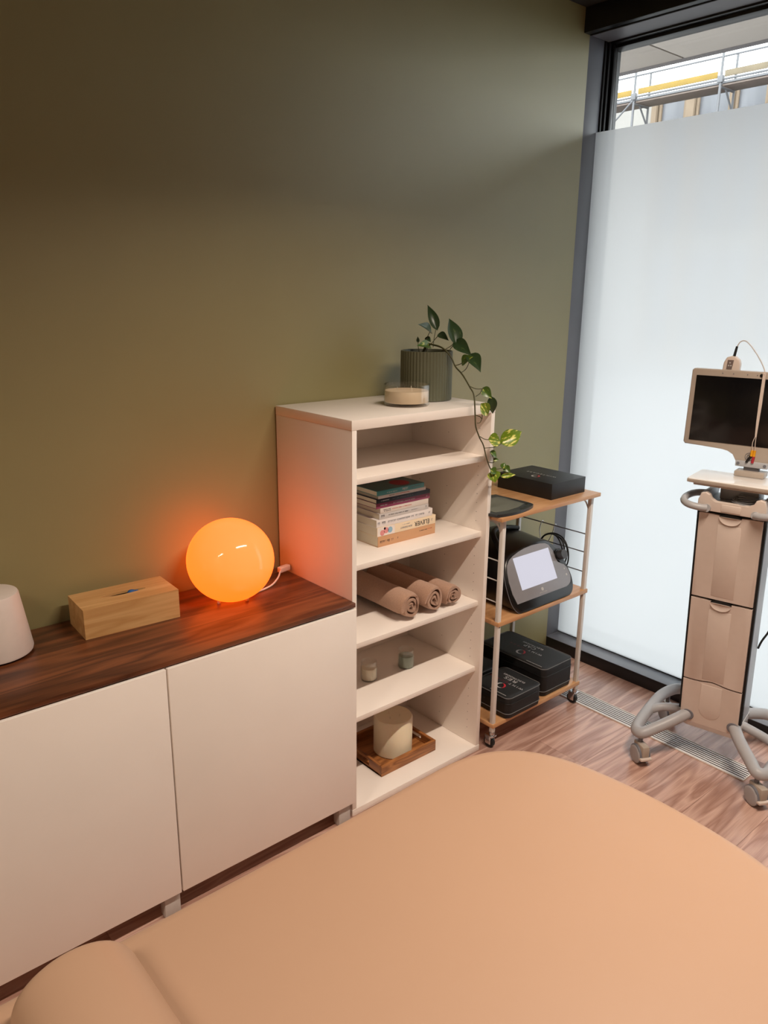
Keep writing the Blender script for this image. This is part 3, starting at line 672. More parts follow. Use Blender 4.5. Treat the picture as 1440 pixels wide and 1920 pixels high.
PETIOLES = [[[0.515, -0.18, 1.458], [0.524, -0.175, 1.489], [0.537, -0.17, 1.521]], [[0.484, -0.17, 1.451], [0.494, -0.17, 1.485], [0.509, -0.17, 1.51]], [[0.496, -0.18, 1.461], [0.51, -0.19, 1.482], [0.524, -0.2, 1.501]], [[0.5, -0.235, 1.448], [0.515, -0.25, 1.46], [0.53, -0.27, 1.478]], [[0.518, -0.25, 1.445], [0.519, -0.26, 1.46], [0.532, -0.27, 1.479]], [[0.512, -0.285, 1.405], [0.516, -0.3, 1.409], [0.514, -0.32, 1.417]], [[0.502, -0.325, 1.386], [0.516, -0.33, 1.395], [0.518, -0.34, 1.411], [0.53, -0.34, 1.44]], [[0.485, -0.38, 1.349], [0.507, -0.39, 1.34], [0.53, -0.4, 1.34]], [[0.484, -0.41, 1.32], [0.503, -0.41, 1.328], [0.532, -0.4, 1.342], [0.546, -0.42, 1.311]], [[0.477, -0.42, 1.262], [0.491, -0.425, 1.257], [0.496, -0.43, 1.252], [0.491, -0.43, 1.295]], [[0.484, -0.42, 1.237], [0.492, -0.425, 1.238], [0.496, -0.43, 1.252]], [[0.499, -0.422, 1.192], [0.518, -0.425, 1.182], [0.536, -0.43, 1.179]], [[0.524, -0.422, 1.152], [0.555, -0.43, 1.152], [0.577, -0.44, 1.16], [0.588, -0.44, 1.167]], [[0.544, -0.422, 1.103], [0.564, -0.425, 1.099], [0.563, -0.43, 1.109], [0.544, -0.43, 1.137]], [[0.554, -0.425, 1.08], [0.583, -0.425, 1.075], [0.607, -0.43, 1.076]], [[0.463, -0.17, 1.438], [0.471, -0.155, 1.458], [0.474, -0.15, 1.475]], [[0.485, -0.17, 1.441], [0.499, -0.16, 1.465], [0.501, -0.16, 1.488]], [[0.493, -0.17, 1.443], [0.491, -0.18, 1.459], [0.496, -0.18, 1.463]]]

MB().tube([loc(p) for p in [[0.49, -0.15, 1.43]]+VINE], 0.0024, 8, 5, radii=(0.0030, 0.0017)).build('vine', STEM, plant, 80)
MB().tube([loc(p) for p in ([0.47, -0.18, 1.43], [0.49, -0.175, 1.462], [0.495, -0.17, 1.462])], 0.0024, 8, 4).build('vine', STEM, plant, 80)
for s in PETIOLES: MB().tube([loc(p) for p in s], 0.0013, 6, 4).build('petiole', STEM, plant, 80)
rl = random.Random(11)
cdir = Vector((-0.62, -0.72, 0.18)).normalized()
for i, (b0, t0, w) in enumerate(LEAVES):
    w *= 1.12 if i < 5 else 1.3
    b = loc(b0); tp = loc(t0); ax = tp-b; L = ax.length; ax.normalize()
    nrm = (cdir + Vector((rl.uniform(-.35, .35), rl.uniform(-.35, .35), rl.uniform(0.0, .5))))
    nrm = (nrm-ax*nrm.dot(ax)).normalized(); sd = nrm.cross(ax)
    rows_, cols_ = 10, 3
    grid = []
    for j in range(rows_+1):
        v = j/rows_
        hw = (w/2)*max(0.0, (math.sin(math.pi*min(1, v**0.62))**1.1)) if 0 < v < 1 else 0.0
        heart = -0.10*L if False else 0
        row = []
        for c in range(-cols_, cols_+1):
            q = c/cols_
            back = -0.12*L*abs(q)*(1-v)**3
            fold = abs(q)*hw*0.32
            droop = -0.18*L*(v**2)*0.5
            row.append(Vector((v*L+back, q*hw, -fold*0 + abs(q)**1.5*hw*0.35 + droop + 0.06*L*math.sin(math.pi*v))))
        grid.append(row)
    mb = MB()
    for sgn, off in ((1, 0.00035), (-1, -0.00035)):
        vsx = [[mb.bm.verts.new(p+Vector((0, 0, off))) for p in row] for row in grid]
        for j in range(rows_):
            for c in range(2*cols_):
                f = (vsx[j][c], vsx[j+1][c], vsx[j+1][c+1], vsx[j][c+1])
                mb.bm.faces.new(f if sgn > 0 else tuple(reversed(f)))
    mtl = LEAF_V if i in (10, 11, 16, 17, 9) else (LEAF_M if i in (5, 12, 13, 14, 15, 18, 19, 7) else LEAF_D)
    me = bpy.data.meshes.new('leaf'); mb.bm.to_mesh(me); mb.bm.free(); me.shade_smooth(); me.materials.append(mtl)
    o = bpy.data.objects.new('leaf', me); col.objects.link(o); o.parent = plant
    mt4 = Matrix((ax, sd, nrm)).transposed().to_4x4(); mt4.translation = b
    o.matrix_local = mt4

# ---- treatment bed and bolster
half = [(0.044, 0.0), (0.042, 0.06), (0.037, 0.12), (0.026, 0.19), (0.006, 0.255), (-0.032, 0.319), (-0.095, 0.366), (-0.176, 0.389), (-0.285, 0.391), (-0.45, 0.387), (-0.8, 0.385)]
other = [(-2.0-x+0.05, d) for x, d in reversed(half[:-1])]
upper = half + other
outl = [(x, d) for x, d in upper] + [(x, -d) for x, d in reversed(upper[1:-1])]
outl = smooth2(outl, 4)
n = len(outl); nrmv = []
for i in range(n):
    tx, ty = outl[(i+1) % n][0]-outl[i-1][0], outl[(i+1) % n][1]-outl[i-1][1]; l = math.hypot(tx, ty) or 1
    nrmv.append((ty/l, -tx/l))
cxm = sum(p[0] for p in outl)/n
if sum(nx*(p[0]-cxm)+ny*p[1] for (nx, ny), p in zip(nrmv, outl)) < 0: nrmv = [(-a, -b) for a, b in nrmv]
bed = thing('treatment_bed', 'peach vinyl treatment bed with rounded end in the foreground', 'bed', (-0.95, -1.40, 0.0))
rg = []
for off, z in ((0.03, 0.508), (0.008, 0.512), (0.0, 0.525), (0.0, 0.570), (0.002, 0.582), (0.008, 0.592), (0.016, 0.598), (0.030, 0.600)):
    rg.append([(p[0]-nx*(off-0.014)+0.95, p[1]-ny*(off-0.014), z) for p, (nx, ny) in zip(outl, nrmv)])
cu_ = MB(); cu_.ring_loft(rg, True, False)
m_ = len(upper)-1; seg_ = 4*m_; topr = rg[-1]
for i in range(seg_):
    quad = [topr[i], topr[i+1], topr[(n-i-1) % n], topr[(n-i) % n]]
    uq = []
    for p in quad:
        if p not in uq: uq.append(p)
    if len(uq) > 2: cu_.bm.faces.new([cu_.bm.verts.new(p) for p in uq])
bmesh.ops.remove_doubles(cu_.bm, verts=cu_.bm.verts, dist=0.0002)
cu_.build('cushion', VINYL, bed, 70)
BEDF = mat('white_bed_frame', srgb(222, 218, 212), 0.4, noise=0.02)
MB().box(-0.9, 0.86, -0.30, 0.30, 0.455, 0.508, 0.006).build('frame', BEDF, bed)
for xx in (-0.62, 0.45):
    MB().box(xx-0.12, xx+0.12, -0.2, 0.2, 0.05, 0.455, 0.02).build('lift_column', BEDF, bed)
MB().box(-0.85, 0.70, -0.26, 0.26, 0.012, 0.06, 0.012).build('base', BEDF, bed)
for sx in (-0.75, 0.6):
    for sy in (-0.22, 0.22): MB().cyl((sx, sy, 0.0), (sx, sy, 0.014), 0.025, n=16).build('foot', BLACK_RUB, bed)
bol = thing('bolster', 'half-round peach vinyl bolster lying across the bed', 'bolster', (-1.07, -1.41, 0.602))
rg = []
Lh, Rb = 0.345, 0.093
sec = []
for k in range(0, 25):
    a = math.pi*k/24
    sec.append((Rb*math.cos(a), 0.012+(Rb-0.024)*math.sin(a)))
sec = sec + [(-Rb+0.004, 0.003), (-Rb+0.015, 0.0), (Rb-0.015, 0.0), (Rb-0.004, 0.003)]
for yv, s in ((-Lh, 0.86), (-Lh+0.003, 0.93), (-Lh+0.010, 0.975), (-Lh+0.022, 1.0), (0, 1.0), (Lh-0.022, 1.0), (Lh-0.010, 0.975), (Lh-0.003, 0.93), (Lh, 0.86)):
    rg.append([(x*s, yv, 0.045+(z-0.045)*s if s < 1 else z) for x, z in sec])
for ring in rg:
    for i, p in enumerate(ring): ring[i] = (p[0], p[1], max(p[2], 0.0))
MB().ring_loft(rg).build('cushion', VINYL, bol, 60)

# ---- trolley
tro = thing('trolley', 'white metal trolley with three wooden shelves on casters', 'trolley', (0.90, -0.24, 0.0))
def tp(mb, n, mt, par=None): return mb.move(Matrix.Translation((-0.90, 0.24, 0))).build(n, mt, par or tro)
posts = [(0.647, -0.412), (1.158, -0.412), (0.647, -0.066), (1.158, -0.066)]
for x, y in posts:
    tp(MB().box(x-0.008, x+0.008, y-0.008, y+0.008, 0.066, 0.889, 0.0015), 'post', WHITE_METAL)
    for z in (0.10, 0.50): tp(MB().cyl((x+0.001, y-0.0075, z-0.012), (x+0.001, y-0.0092, z-0.012), 0.0025, n=8), 'bolt', CHROME)
    c = tp(MB().cyl((x, y, 0.05), (x, y, 0.066), 0.010, n=14), 'caster', CHROME)
    fk = MB(); fk.box(x-0.012, x-0.009, y-0.004, y+0.022, 0.016, 0.052, 0.0008); fk.box(x+0.009, x+0.012, y-0.004, y+0.022, 0.016, 0.052, 0.0008); fk.box(x-0.013, x+0.013, y-0.012, y+0.022, 0.047, 0.053, 0.001)
    tp(fk, 'fork', CHROME, c)
    wh = MB(); wh.lathe([(0.0, -0.008), (0.017, -0.009), (0.0215, -0.007), (0.0225, 0.0), (0.0215, 0.007), (0.017, 0.009), (0.0, 0.008)], n=24)
    wh.move(Matrix.Translation((x, y+0.010, 0.0225)) @ Matrix.Rotation(R(90), 4, 'Y')); tp(wh, 'wheel', BLACK_RUB, c)
tp(MB().box(0.604, 1.175, -0.443, -0.03, 0.891, 0.905, 0.001), 'shelf', OAKBOARD)
tp(MB().box(0.637, 1.170, -0.424, -0.055, 0.492, 0.508, 0.001), 'shelf', OAKBOARD)
tp(MB().box(0.637, 1.170, -0.424, -0.055, 0.086, 0.102, 0.001), 'shelf', OAKBOARD)
for x in (0.647, 1.158):
    tp(MB().box(x-0.009, x+0.009, -0.40, -0.077, 0.872, 0.889), 'end_rail', WHITE_METAL)
    for z in (0.733, 0.659, 0.578): tp(MB().cyl((x, -0.402, z), (x, -0.076, z), 0.0024, n=10), 'rod', WHITE_METAL if x < 0.8 else GREY_AL)
    for yy, s in ((-0.401, 1), (-0.077, -1)):
        tp(MB().tube([(x, yy, 0.84), (x, yy+s*0.012, 0.862), (x, yy+s*0.04, 0.874)], 0.003, 8, 4), 'corner_bracket', WHITE_METAL)

# emblem + name used on the box and the pouches (reads from the window side)
def emblem(par, x, y, z, r):
    for a0, a1, ink in ((20, 230, SILVER_INK), (235, 375, RED_INK)):
        mb = MB(); ring = []
        N = 16
        pts_o, pts_i = [], []
        for k in range(N+1):
            a = R(a0+(a1-a0)*k/N); th_ = 0.34*math.sin(math.pi*k/N)+0.06
            pts_o.append((x+r*math.cos(a), y+r*math.sin(a))); pts_i.append((x+r*(1-th_)*math.cos(a), y+r*(1-th_)*math.sin(a)))
        ol = pts_o+list(reversed(pts_i))
        mb.prism(ol, lambda p, q: (p, q, z), lambda p, q: (p, q, z+0.0005)); mb.build('emblem', ink, par)
RZ90 = (0, 0, R(90))
t = thing('product_box', 'flat black cardboard box on the trolley top shelf', 'box', (1.033, -0.265, 0.905))
MB().box(-0.103, 0.103, -0.130, 0.130, 0.0, 0.0605, 0.0012).build('lid', BLACK_CARD, t)
MB().box(-0.1015, 0.1015, -0.1285, 0.1285, 0.0, 0.012).build('box_base', BLACK_CARD, t)
lettering('WINTECARE', 0.015, SILVER_INK, t, (0.0, 0.0, 0.0608), RZ90, spacing=1.5, length=0.14)
emblem(t, -0.042, -0.005, 0.0605, 0.017)

# dark tablet with curved front edge
t = thing('tablet', 'dark grey tablet device with curved front edge on trolley top', 'tablet', (0.70, -0.33, 0.905))
ol = [(-0.10, 0.10), (0.092, 0.10), (0.104, 0.09), (0.112, 0.0), (0.113, -0.065), (0.106, -0.082), (0.07, -0.098), (0.02, -0.108), (-0.03, -0.110), (-0.07, -0.106), (-0.095, -0.098), (-0.108, -0.085), (-0.112, 0.0), (-0.108, 0.09)]
MB().prism(smooth2(ol, 3), lambda a, b: (a, b, 0.0), lambda a, b: (a, b, 0.010), 0.003).build('shell', mat('slate_plastic', srgb(44, 48, 52), 0.35, noise=0.04), t)
MB().prism([(-0.085, 0.065), (0.088, 0.065), (0.088, -0.055), (0.03, -0.075), (-0.03, -0.080), (-0.085, -0.072)], lambda a, b: (a, b, 0.0098), lambda a, b: (a, b, 0.0106)).build('screen', mat('grey_green_screen', srgb(104, 106, 98), 0.22, noise=0.03), t)
for bx_, by_, ang in ((0.094, -0.062, 20), (0.062, -0.083, 15), (0.028, -0.094, 8)):
    mb = MB(); mb.lathe([(0.0, 0.0), (0.008, 0.0), (0.008, 0.0008), (0.0, 0.0011)], n=16); mb.move(Matrix.Translation((bx_, by_, 0.0098)) @ Matrix.Rotation(R(ang), 4, 'Z') @ Matrix.Scale(1.7, 4, (1, 0, 0)) @ Matrix.Scale(0.6, 4, (0, 1, 0))); mb.build('button', BLACK_PL, t)

# treatment console with tilted screen
t = thing('treatment_console', 'black console with tilted white screen on trolley middle shelf', 'console', (0.915, -0.30, 0.508))
TA = R(26)
def face(x, s, d=0.0):   # point on the tilted front, d = outwards
    return Vector((x-0.915, -0.42+s*math.sin(TA)-d*math.cos(TA)+0.30, 0.004+s*math.cos(TA)+d*math.sin(TA)))
body = [(0.775, -0.003), (0.86, -0.004), (0.95, -0.004), (1.045, -0.003), (1.082, 0.012), (1.098, 0.05), (1.096, 0.09), (1.078, 0.15), (1.05, 0.20), (1.005, 0.226), (0.93, 0.232), (0.86, 0.228), (0.79, 0.215), (0.752, 0.185), (0.735, 0.12), (0.733, 0.05), (0.747, 0.012)]
body = smooth2(body, 4)
bc = (0.916, 0.11)
rings = []
for v, sc_k in ((-0.006, 0.955), (-0.002, 0.985), (0.01, 1.0), (0.12, 1.0), (0.5, 0.985), (0.85, 0.94), (0.97, 0.88), (1.0, 0.80)):
    rg = []
    for x, s in body:
        x2 = bc[0]+(x-bc[0])*sc_k; s2 = bc[1]+(s-bc[1])*sc_k
        f = face(x2, s2); bk_ = Vector((x2-0.915, -0.095+0.30, 0.004+s2*1.02))
        p = f.lerp(bk_, v) if v >= 0 else f + Vector((0, v*1.0*math.cos(TA), -v*math.sin(TA)))
        p.z = max(p.z, 0.0)
        rg.append(p)
    rings.append(rg)
MB().ring_loft(rings).build('body', mat('satin_black_shell', srgb(15, 15, 16), 0.3, noise=0.04), t, 50)
rim = [face(bc[0]+(x-bc[0])*1.004, bc[1]+(s-bc[1])*1.004, -0.004) for x, s in body]
MB().tube(rim, 0.0013, 6, 1, closed=True).build('rim', GREY_AL, t, 80)
fp = [(0.752, 0.034), (1.045, 0.034), (1.060, 0.038), (1.073, 0.046), (1.081, 0.058), (1.085, 0.072), (1.083, 0.088), (1.076, 0.105), (1.066, 0.118), (1.050, 0.124), (1.034, 0.134), (1.030, 0.155), (1.028, 0.180), (1.012, 0.208), (0.995, 0.217), (0.965, 0.2225), (0.92, 0.2245), (0.875, 0.222), (0.835, 0.2155), (0.80, 0.206), (0.775, 0.195), (0.758, 0.18), (0.748, 0.155), (0.742, 0.12), (0.742, 0.075)]
MB().prism(fp, lambda a, b: face(a, b, 0.005), lambda a, b: face(a, b, 0.0085), 0.0008).build('face_plate', mat('grey_face_plate', srgb(138, 138, 143), 0.3, noise=0.02), t, 30)
sc = MB().prism(rrect(0.796, 1.004, 0.076, 0.198, 0.001, 1), lambda a, b: face(a, b, 0.008), lambda a, b: face(a, b, 0.0092)).build('screen', emis('white_lit_screen', (0.72, 0.70, 0.80, 1), 0.85), t)
MB().cyl(face(1.054, 0.157, 0.004), face(1.054, 0.157, 0.012), 0.026, n=28).build('knob_well', BLACK_PL, t)
MB().cyl(face(1.054, 0.157, 0.010), face(1.054, 0.157, 0.036), 0.019, 0.018, n=28).build('knob', mat('knob_grey', srgb(58, 58, 60), 0.4, noise=0.03), t)
for (x, s) in ((1.060, 0.102), (1.063, 0.078)):
    MB().cyl(face(x, s, 0.0083), face(x, s, 0.0090), 0.0045, n=3 if s > 0.09 else 12).build('icon', SILVER_INK, t)
emb = MB().cyl(face(0.905, 0.057, 0.0083), face(0.905, 0.057, 0.0090), 0.0065, n=20).build('emblem', SILVER_INK, t)
lo = lettering('WINTECARE', 0.006, SILVER_INK, t, face(0.905, 0.045, 0.0088), (R(90)-TA, 0, 0), spacing=1.4)
# rear handle and lead draped over the top
MB().tube([(-0.16, -0.02, 0.215), (-0.13, 0.05, 0.262), (0.0, 0.12, 0.245), (0.10, 0.12, 0.225)], 0.010, 8, 6).build('lead', BLACK_RUB, t, 80)

# wire hook and coiled lead hanging on the right-hand rods
t = thing('wire_hook', 'bent silver wire hook hanging on the trolley side rod', 'hook', (1.158, -0.22, 0.733))
for yy in (-0.035, 0.03):
    MB().tube([(0.006, yy, -0.004), (0.005, yy, 0.0045), (0.0, yy, 0.0062), (-0.006, yy, 0.003), (-0.010, yy+0.004, -0.03), (-0.02, yy*0.6, -0.066)], 0.0018, 6, 5).build('wire', CHROME, t, 80)
MB().tube([(-0.02, -0.02, -0.066), (-0.026, 0.0, -0.07), (-0.02, 0.018, -0.066)], 0.0018, 6, 5).build('wire', CHROME, t, 80)
t = thing('coiled_lead', 'coiled black lead hanging from the wire hook', 'cable', (1.130, -0.272, 0.708))
for k, (r0, dx) in enumerate(((0.074, 0.0), (0.066, -0.006), (0.080, 0.006), (0.058, -0.011))):
    MB().tube([(dx+0.004*math.sin(3*a+k), r0*1.0*math.cos(a)*0.95, -r0+r0*math.sin(a)+(0.0)) for a in [2*math.pi*i/16 for i in range(16)]], 0.0028, 8, 3, closed=True).build('loop', BLACK_RUB, t, 80)

# zipped pouches on the bottom shelf
def pouch(x0, x1, y0, y1, z0, z1, label, word, prints=True, sx=0.0):
    cx, cy = (x0+x1)/2, (y0+y1)/2
    t = thing('zipped_pouch', label, 'pouch', (cx, cy, z0), group='black zipped pouches on the trolley')
    hx, hy, h = (x1-x0)/2, (y1-y0)/2, z1-z0
    rings = []
    base = lambda d, r: rrect(-hx+d, hx-d, -hy+d, hy-d, r, 6)
    for d, z, r in ((0.008, 0.0, 0.02), (0.002, 0.004, 0.022), (0.0, 0.02, 0.024), (0.0, h*0.6, 0.024), (0.001, h-0.012, 0.024), (0.003, h-0.004, 0.022), (0.008, h-0.0005, 0.018), (0.02, h, 0.010)):
        rings.append([(a, b, z) for a, b in base(d, r)])
    MB().ring_loft(rings).build('shell', BLACK_FAB, t, 50)
    for zz, d in ((h-0.003, 0.0015), (0.022, -0.0005)):
        pts = [(a, b, zz) for a, b in base(d, 0.023)]
        MB().tube(pts, 0.0016, 6, 1, closed=True).build('piping', PIPING, t, 80)
    MB().tube([(a, b, h*0.72) for a, b in base(-0.0004, 0.024)], 0.0012, 6, 1, closed=True).build('zip', BLACK_PL, t, 80)
    if prints:
        lettering('WINT', 0.0165, SILVER_INK, t, (0.0, -0.048, h+0.0003), RZ90, spacing=1.6, length=0.068)
        lettering('ECARE', 0.0165, DIMRED_INK, t, (0.0, 0.038, h+0.0003), RZ90, spacing=1.6, length=0.088)
        emblem(t, -0.038, -0.004, h, 0.020)
        lettering(word, 0.026, SILVER_INK, t, (0.027, 0.0, h+0.0003), RZ90, spacing=1.1, length=0.058)
        lettering('ELECTRODES', 0.0135, SILVER_INK, t, (0.047, 0.0, h+0.0003), RZ90, length=0.104)
        mb = MB(); rr = random.Random(5)
        for k in range(26): mb.box(-hx+0.014, -hx+0.0165+0.0012*rr.random(), -hy+0.026+k*0.003, -hy+0.0275+k*0.003, h, h+0.0004)
        mb.build('small_print', SILVER_INK, t)
    return t
pouch(0.938, 1.128, -0.415, -0.075, 0.102, 0.222, 'tall black zipped pouch on the trolley bottom shelf toward the window', 'CAP')
pouch(0.700, 0.900, -0.438, -0.246, 0.102, 0.190, 'lower black zipped pouch at the front corner of the bottom shelf', 'RES')
pouch(0.690, 0.890, -0.236, -0.075, 0.102, 0.196, 'plain black zipped pouch behind the front corner pouch', '', prints=False)

# ---- floor grille
gr = thing('floor_grille', 'long silver slatted floor vent grille along the window', 'grille', (1.215, -0.63, 0.0))
for x0, x1 in ((-0.048, -0.044), (0.044, 0.048)): MB().box(x0, x1, -0.487, 0.487, 0.0, 0.004, 0.0005).build('frame_side', WHITE_METAL, gr)
for y0, y1 in ((-0.490, -0.486), (0.486, 0.490)): MB().box(-0.048, 0.048, y0, y1, 0.0, 0.004, 0.0005).build('frame_end', WHITE_METAL, gr)
MB().box(-0.044, 0.044, -0.486, 0.486, 0.0, 0.0008).build('dark_duct', DARK, gr)
sl = None
SLATM = mat('white_slat', srgb(246, 246, 248), 0.35, noise=0.02)
for k in range(7):
    if sl is None:
        o = MB().box(-0.0028, 0.0028, -0.486, 0.486, 0.0008, 0.0026, 0.0003).build('slat', SLATM, gr); sl = o
    else:
        o = sl.copy(); col.objects.link(o)
    o.location = (-0.0375+0.0125*k, 0, 0)

# ---- medical cart: local x = width (to the right seen from its front), local y = depth
CT = thing('medical_cart', 'beige drawer cart with monitor on grey caster legs', 'medical cart', (0.999, -0.812, 0.0), math.atan2(-0.98, 0.2))
BEIGE = mat('beige_plastic', srgb(214, 200, 190), 0.42, noise=0.015)
SILV = mat('silver_grey_plastic', srgb(176, 178, 182), 0.4, noise=0.02)
LEGG = mat('grey_leg_plastic', srgb(170, 170, 173), 0.42, noise=0.02)
BEZ = mat('taupe_bezel', srgb(176, 164, 152), 0.4, noise=0.015)
WHT = mat('glossy_white_plastic', srgb(238, 236, 234), 0.1, noise=0.01)
CU = 0.190
SHR = Matrix.Identity(4); SHR[1][2] = -0.10; SHR[1][3] = 0.016      # column leans slightly forward
def cp(mb, n, mt, par=None, shear=False, ang=40):
    if shear: mb.move(SHR)
    return mb.build(n, mt, par or CT, ang)
def cbox(x0, x1, y0, y1, z0, z1, bev=0.002): return MB().box(CU+x0, CU+x1, y0, y1, z0, z1, bev)
body = rrect(-0.100, 0.100, 0.0, 0.165, 0.03, 5)
cp(MB().prism(body, lambda a, b: (CU+a, 0.138+b, 0.175), lambda a, b: (CU+a, 0.138+b, 0.962)), 'column', SILV, None, True)
cp(MB().prism(body, lambda a, b: (CU+a*1.01, 0.138+b, 0.125), lambda a, b: (CU+a*1.01, 0.138+b, 0.176)), 'column_foot', WHT, None, True)
for s in (-1, 1):
    x0, x1 = sorted((s*0.0985, s*0.1065)); cp(cbox(x0, x1, 0.132, 0.150, 0.19, 0.958, 0.001), 'edge_strip', DARK, None, True)
cp(cbox(-0.0985, 0.0985, 0.136, 0.150, 0.15, 0.962, 0.001), 'front_gap', DARK, None, True)
def wave(x, z, amp): return z + amp*math.exp(-(x/0.035)**2)
def drawer(z0, z1, a0, a1, name='drawer'):
    N = 24; ol = []
    for k in range(N+1): x = -0.098+0.196*k/N; ol.append((x, wave(x, z0, a0)))
    for k in range(N, -1, -1): x = -0.098+0.196*k/N; ol.append((x, wave(x, z1, a1)))
    d = cp(MB().prism(ol, lambda a, b: (CU+a, 0.137, b), lambda a, b: (CU+a, 0.124, b), 0.0012), name, BEIGE, None, True, 25)
    # raised centre strip and scooped grip
    return d
d = drawer(0.648, 0.948, 0.0, -0.004)
strip = lambda z0, z1, par: cp(cbox(-0.036, 0.036, 0.1231, 0.1262, z0, z1, 0.0008), 'centre_strip', BEIGE, par, True)
def scoop(z, par, up=1):
    mb = MB(); rr = []
    for j, (f, dep) in enumerate(((1.0, 0.0), (0.8, 0.0025), (0.45, 0.004), (0.1, 0.0045))):
        ring = []
        for k in range(21):
            a = math.pi*k/20
            ring.append((CU+0.034*f*math.cos(a), 0.1226+0.0-0.0035+dep, z-0.026*f*math.sin(a)*up))
        rr.append(ring)
    mb.ring_loft(rr, False, True); return cp(mb, 'grip', BEIGE, par, True, 60)
strip(0.66, 0.915, d); scoop(0.944, d)
d = drawer(0.325, 0.640, 0.008, -0.004); strip(0.338, 0.608, d); scoop(0.636, d)
for z in (0.640, 0.948):   # dark opening above each drawer
    ol = [(0.034*math.cos(math.pi*k/16), 0.0105*math.sin(math.pi*k/16)) for k in range(17)]
    cp(MB().prism(ol, lambda a, b: (CU+a, 0.1365, z-0.004+b), lambda a, b: (CU+a, 0.1222, z-0.004+b)), 'grip_opening', DARK, None, True)
d = drawer(0.150, 0.319, 0.0, 0.008, 'lower_panel')
uo = [(-0.036, 0.316), (-0.036, 0.215)] + [(0.036*math.cos(R(180+15*k)), 0.215+0.034*math.sin(R(180+15*k))) for k in range(1, 12)] + [(0.036, 0.215), (0.036, 0.316)]
cp(MB().prism(uo, lambda a, b: (CU+a, 0.1262, b), lambda a, b: (CU+a, 0.1230, b), 0.0012), 'centre_strip', BEIGE, d, True, 30)
# top bezel with two lobes
ol = [(-0.104, 0.958), (-0.104, 0.992), (-0.096, 1.014), (-0.082, 1.018), (-0.070, 1.012), (-0.064, 0.996), (-0.050, 0.988), (0.050, 0.988), (0.064, 0.996), (0.070, 1.012), (0.082, 1.018), (0.096, 1.014), (0.104, 0.992), (0.104, 0.958)]
cp(MB().prism(ol, lambda a, b: (CU+a, 0.036, b), lambda a, b: (CU+a, 0.060, b), 0.002), 'top_bezel', BEIGE)
cp(cbox(-0.104, 0.104, 0.058, 0.215, 0.958, 0.984, 0.004), 'tray', SILV)
for s in (-1, 1): 
    x0, x1 = sorted((s*0.104, s*0.085)); cp(cbox(x0, x1, 0.058, 0.215, 0.984, 1.012, 0.004), 'tray_side', SILV)
cp(cbox(-0.030, 0.030, 0.0335, 0.040, 0.962, 0.986, 0.002), 'bezel_strip', BEIGE)
for s in (-1, 1):
    pts = [(CU+s*0.074, 0.030, 0.968), (CU+s*0.095, 0.020, 0.970), (CU+s*0.128, 0.018, 0.975), (CU+s*0.150, 0.040, 0.981), (CU+s*0.152, 0.085, 0.988), (CU+s*0.135, 0.125, 0.992), (CU+s*0.100, 0.140, 0.994)]
    cp(MB().tube(pts, 0.0115, 12, 6), 'handle', LEGG, None, False, 80)
    cp(MB().cyl((CU+s*0.074, 0.037, 0.967), (CU+s*0.074, 0.029, 0.968), 0.013, n=18), 'handle_socket', LEGG)
# cable bundle in the tray
cb = MB()
for k in range(7):
    cb.tube([(CU+0.03+0.045*math.cos(a)*(1-0.06*k), 0.10+0.04*math.sin(a)*(1-0.08*k)+0.004*k, 0.988+0.0034*k+0.003*math.sin(2*a+k)) for a in [2*math.pi*i/12 for i in range(12)]], 0.0024, 6, 3, closed=True)
tag(cp(cb, 'coiled_cable', mat('grey_cable', srgb(150, 152, 156), 0.4, noise=0.03), None, False, 80))
# keyboard slab
cp(MB().prism(rrect(-0.148, 0.152, 0.035, 0.205, 0.012, 4), lambda a, b: (CU+a, b, 1.044), lambda a, b: (CU+a, b, 1.058), 0.002), 'worktop', WHT)
cp(cbox(-0.146, 0.150, 0.0335, 0.0375, 1.0455, 1.0555, 0.0008), 'worktop_edge', BEZ)
cp(cbox(-0.128, 0.135, 0.045, 0.2, 1.036, 1.045, 0.002), 'keyboard_drawer', BEZ)
cp(cbox(-0.06, 0.06, 0.12, 0.2, 0.984, 1.037, 0.004), 'support', SILV)
cp(cbox(-0.036, 0.056, 0.165, 0.225, 1.058, 1.076, 0.003), 'neck_base', BEZ)
cp(cbox(-0.014, 0.034, 0.19, 0.212, 1.074, 1.112, 0.002), 'neck', GREY_AL)
# monitor
MC = 0.200
top = [(-0.227, 1.150), (-0.2255, 1.392), (-0.219, 1.3985), (0.219, 1.3985), (0.2255, 1.392), (0.227, 1.150), (0.221, 1.143), (0.098, 1.141)]
flr = [(0.078, 1.137), (0.060, 1.127), (0.050, 1.110), (0.047, 1.092), (-0.047, 1.092), (-0.050, 1.110), (-0.060, 1.127), (-0.078, 1.137)]
ol = top+flr+[(-0.098, 1.141), (-0.221, 1.143)]
MT = Matrix.Translation((0, 0.195, 1.27)) @ Matrix.Rotation(R(-1.5), 4, 'X') @ Matrix.Translation((0, -0.195, -1.27))
mon = cp(MB().prism(ol, lambda a, b: (MC+a, 0.225, b), lambda a, b: (MC+a, 0.190, b), 0.003).move(MT), 'monitor', BEZ, None, False, 30)
cp(MB().box(MC-0.209, MC+0.209, 0.1885, 0.192, 1.158, 1.3765, 0.0005).move(MT), 'screen', mat('black_glossy_screen', srgb(14, 14, 16), 0.16, noise=0.03), mon)
cp(MB().box(MC-0.05, MC+0.05, 0.1875, 0.20, 1.088, 1.108, 0.002).move(MT), 'hinge_plate', SILV, mon)
for s in (-1, 1): cp(MB().cyl((MC+s*0.041, 0.186, 1.098), (MC+s*0.041, 0.189, 1.098), 0.005, n=14).move(MT), 'screw', GREY_AL, mon)
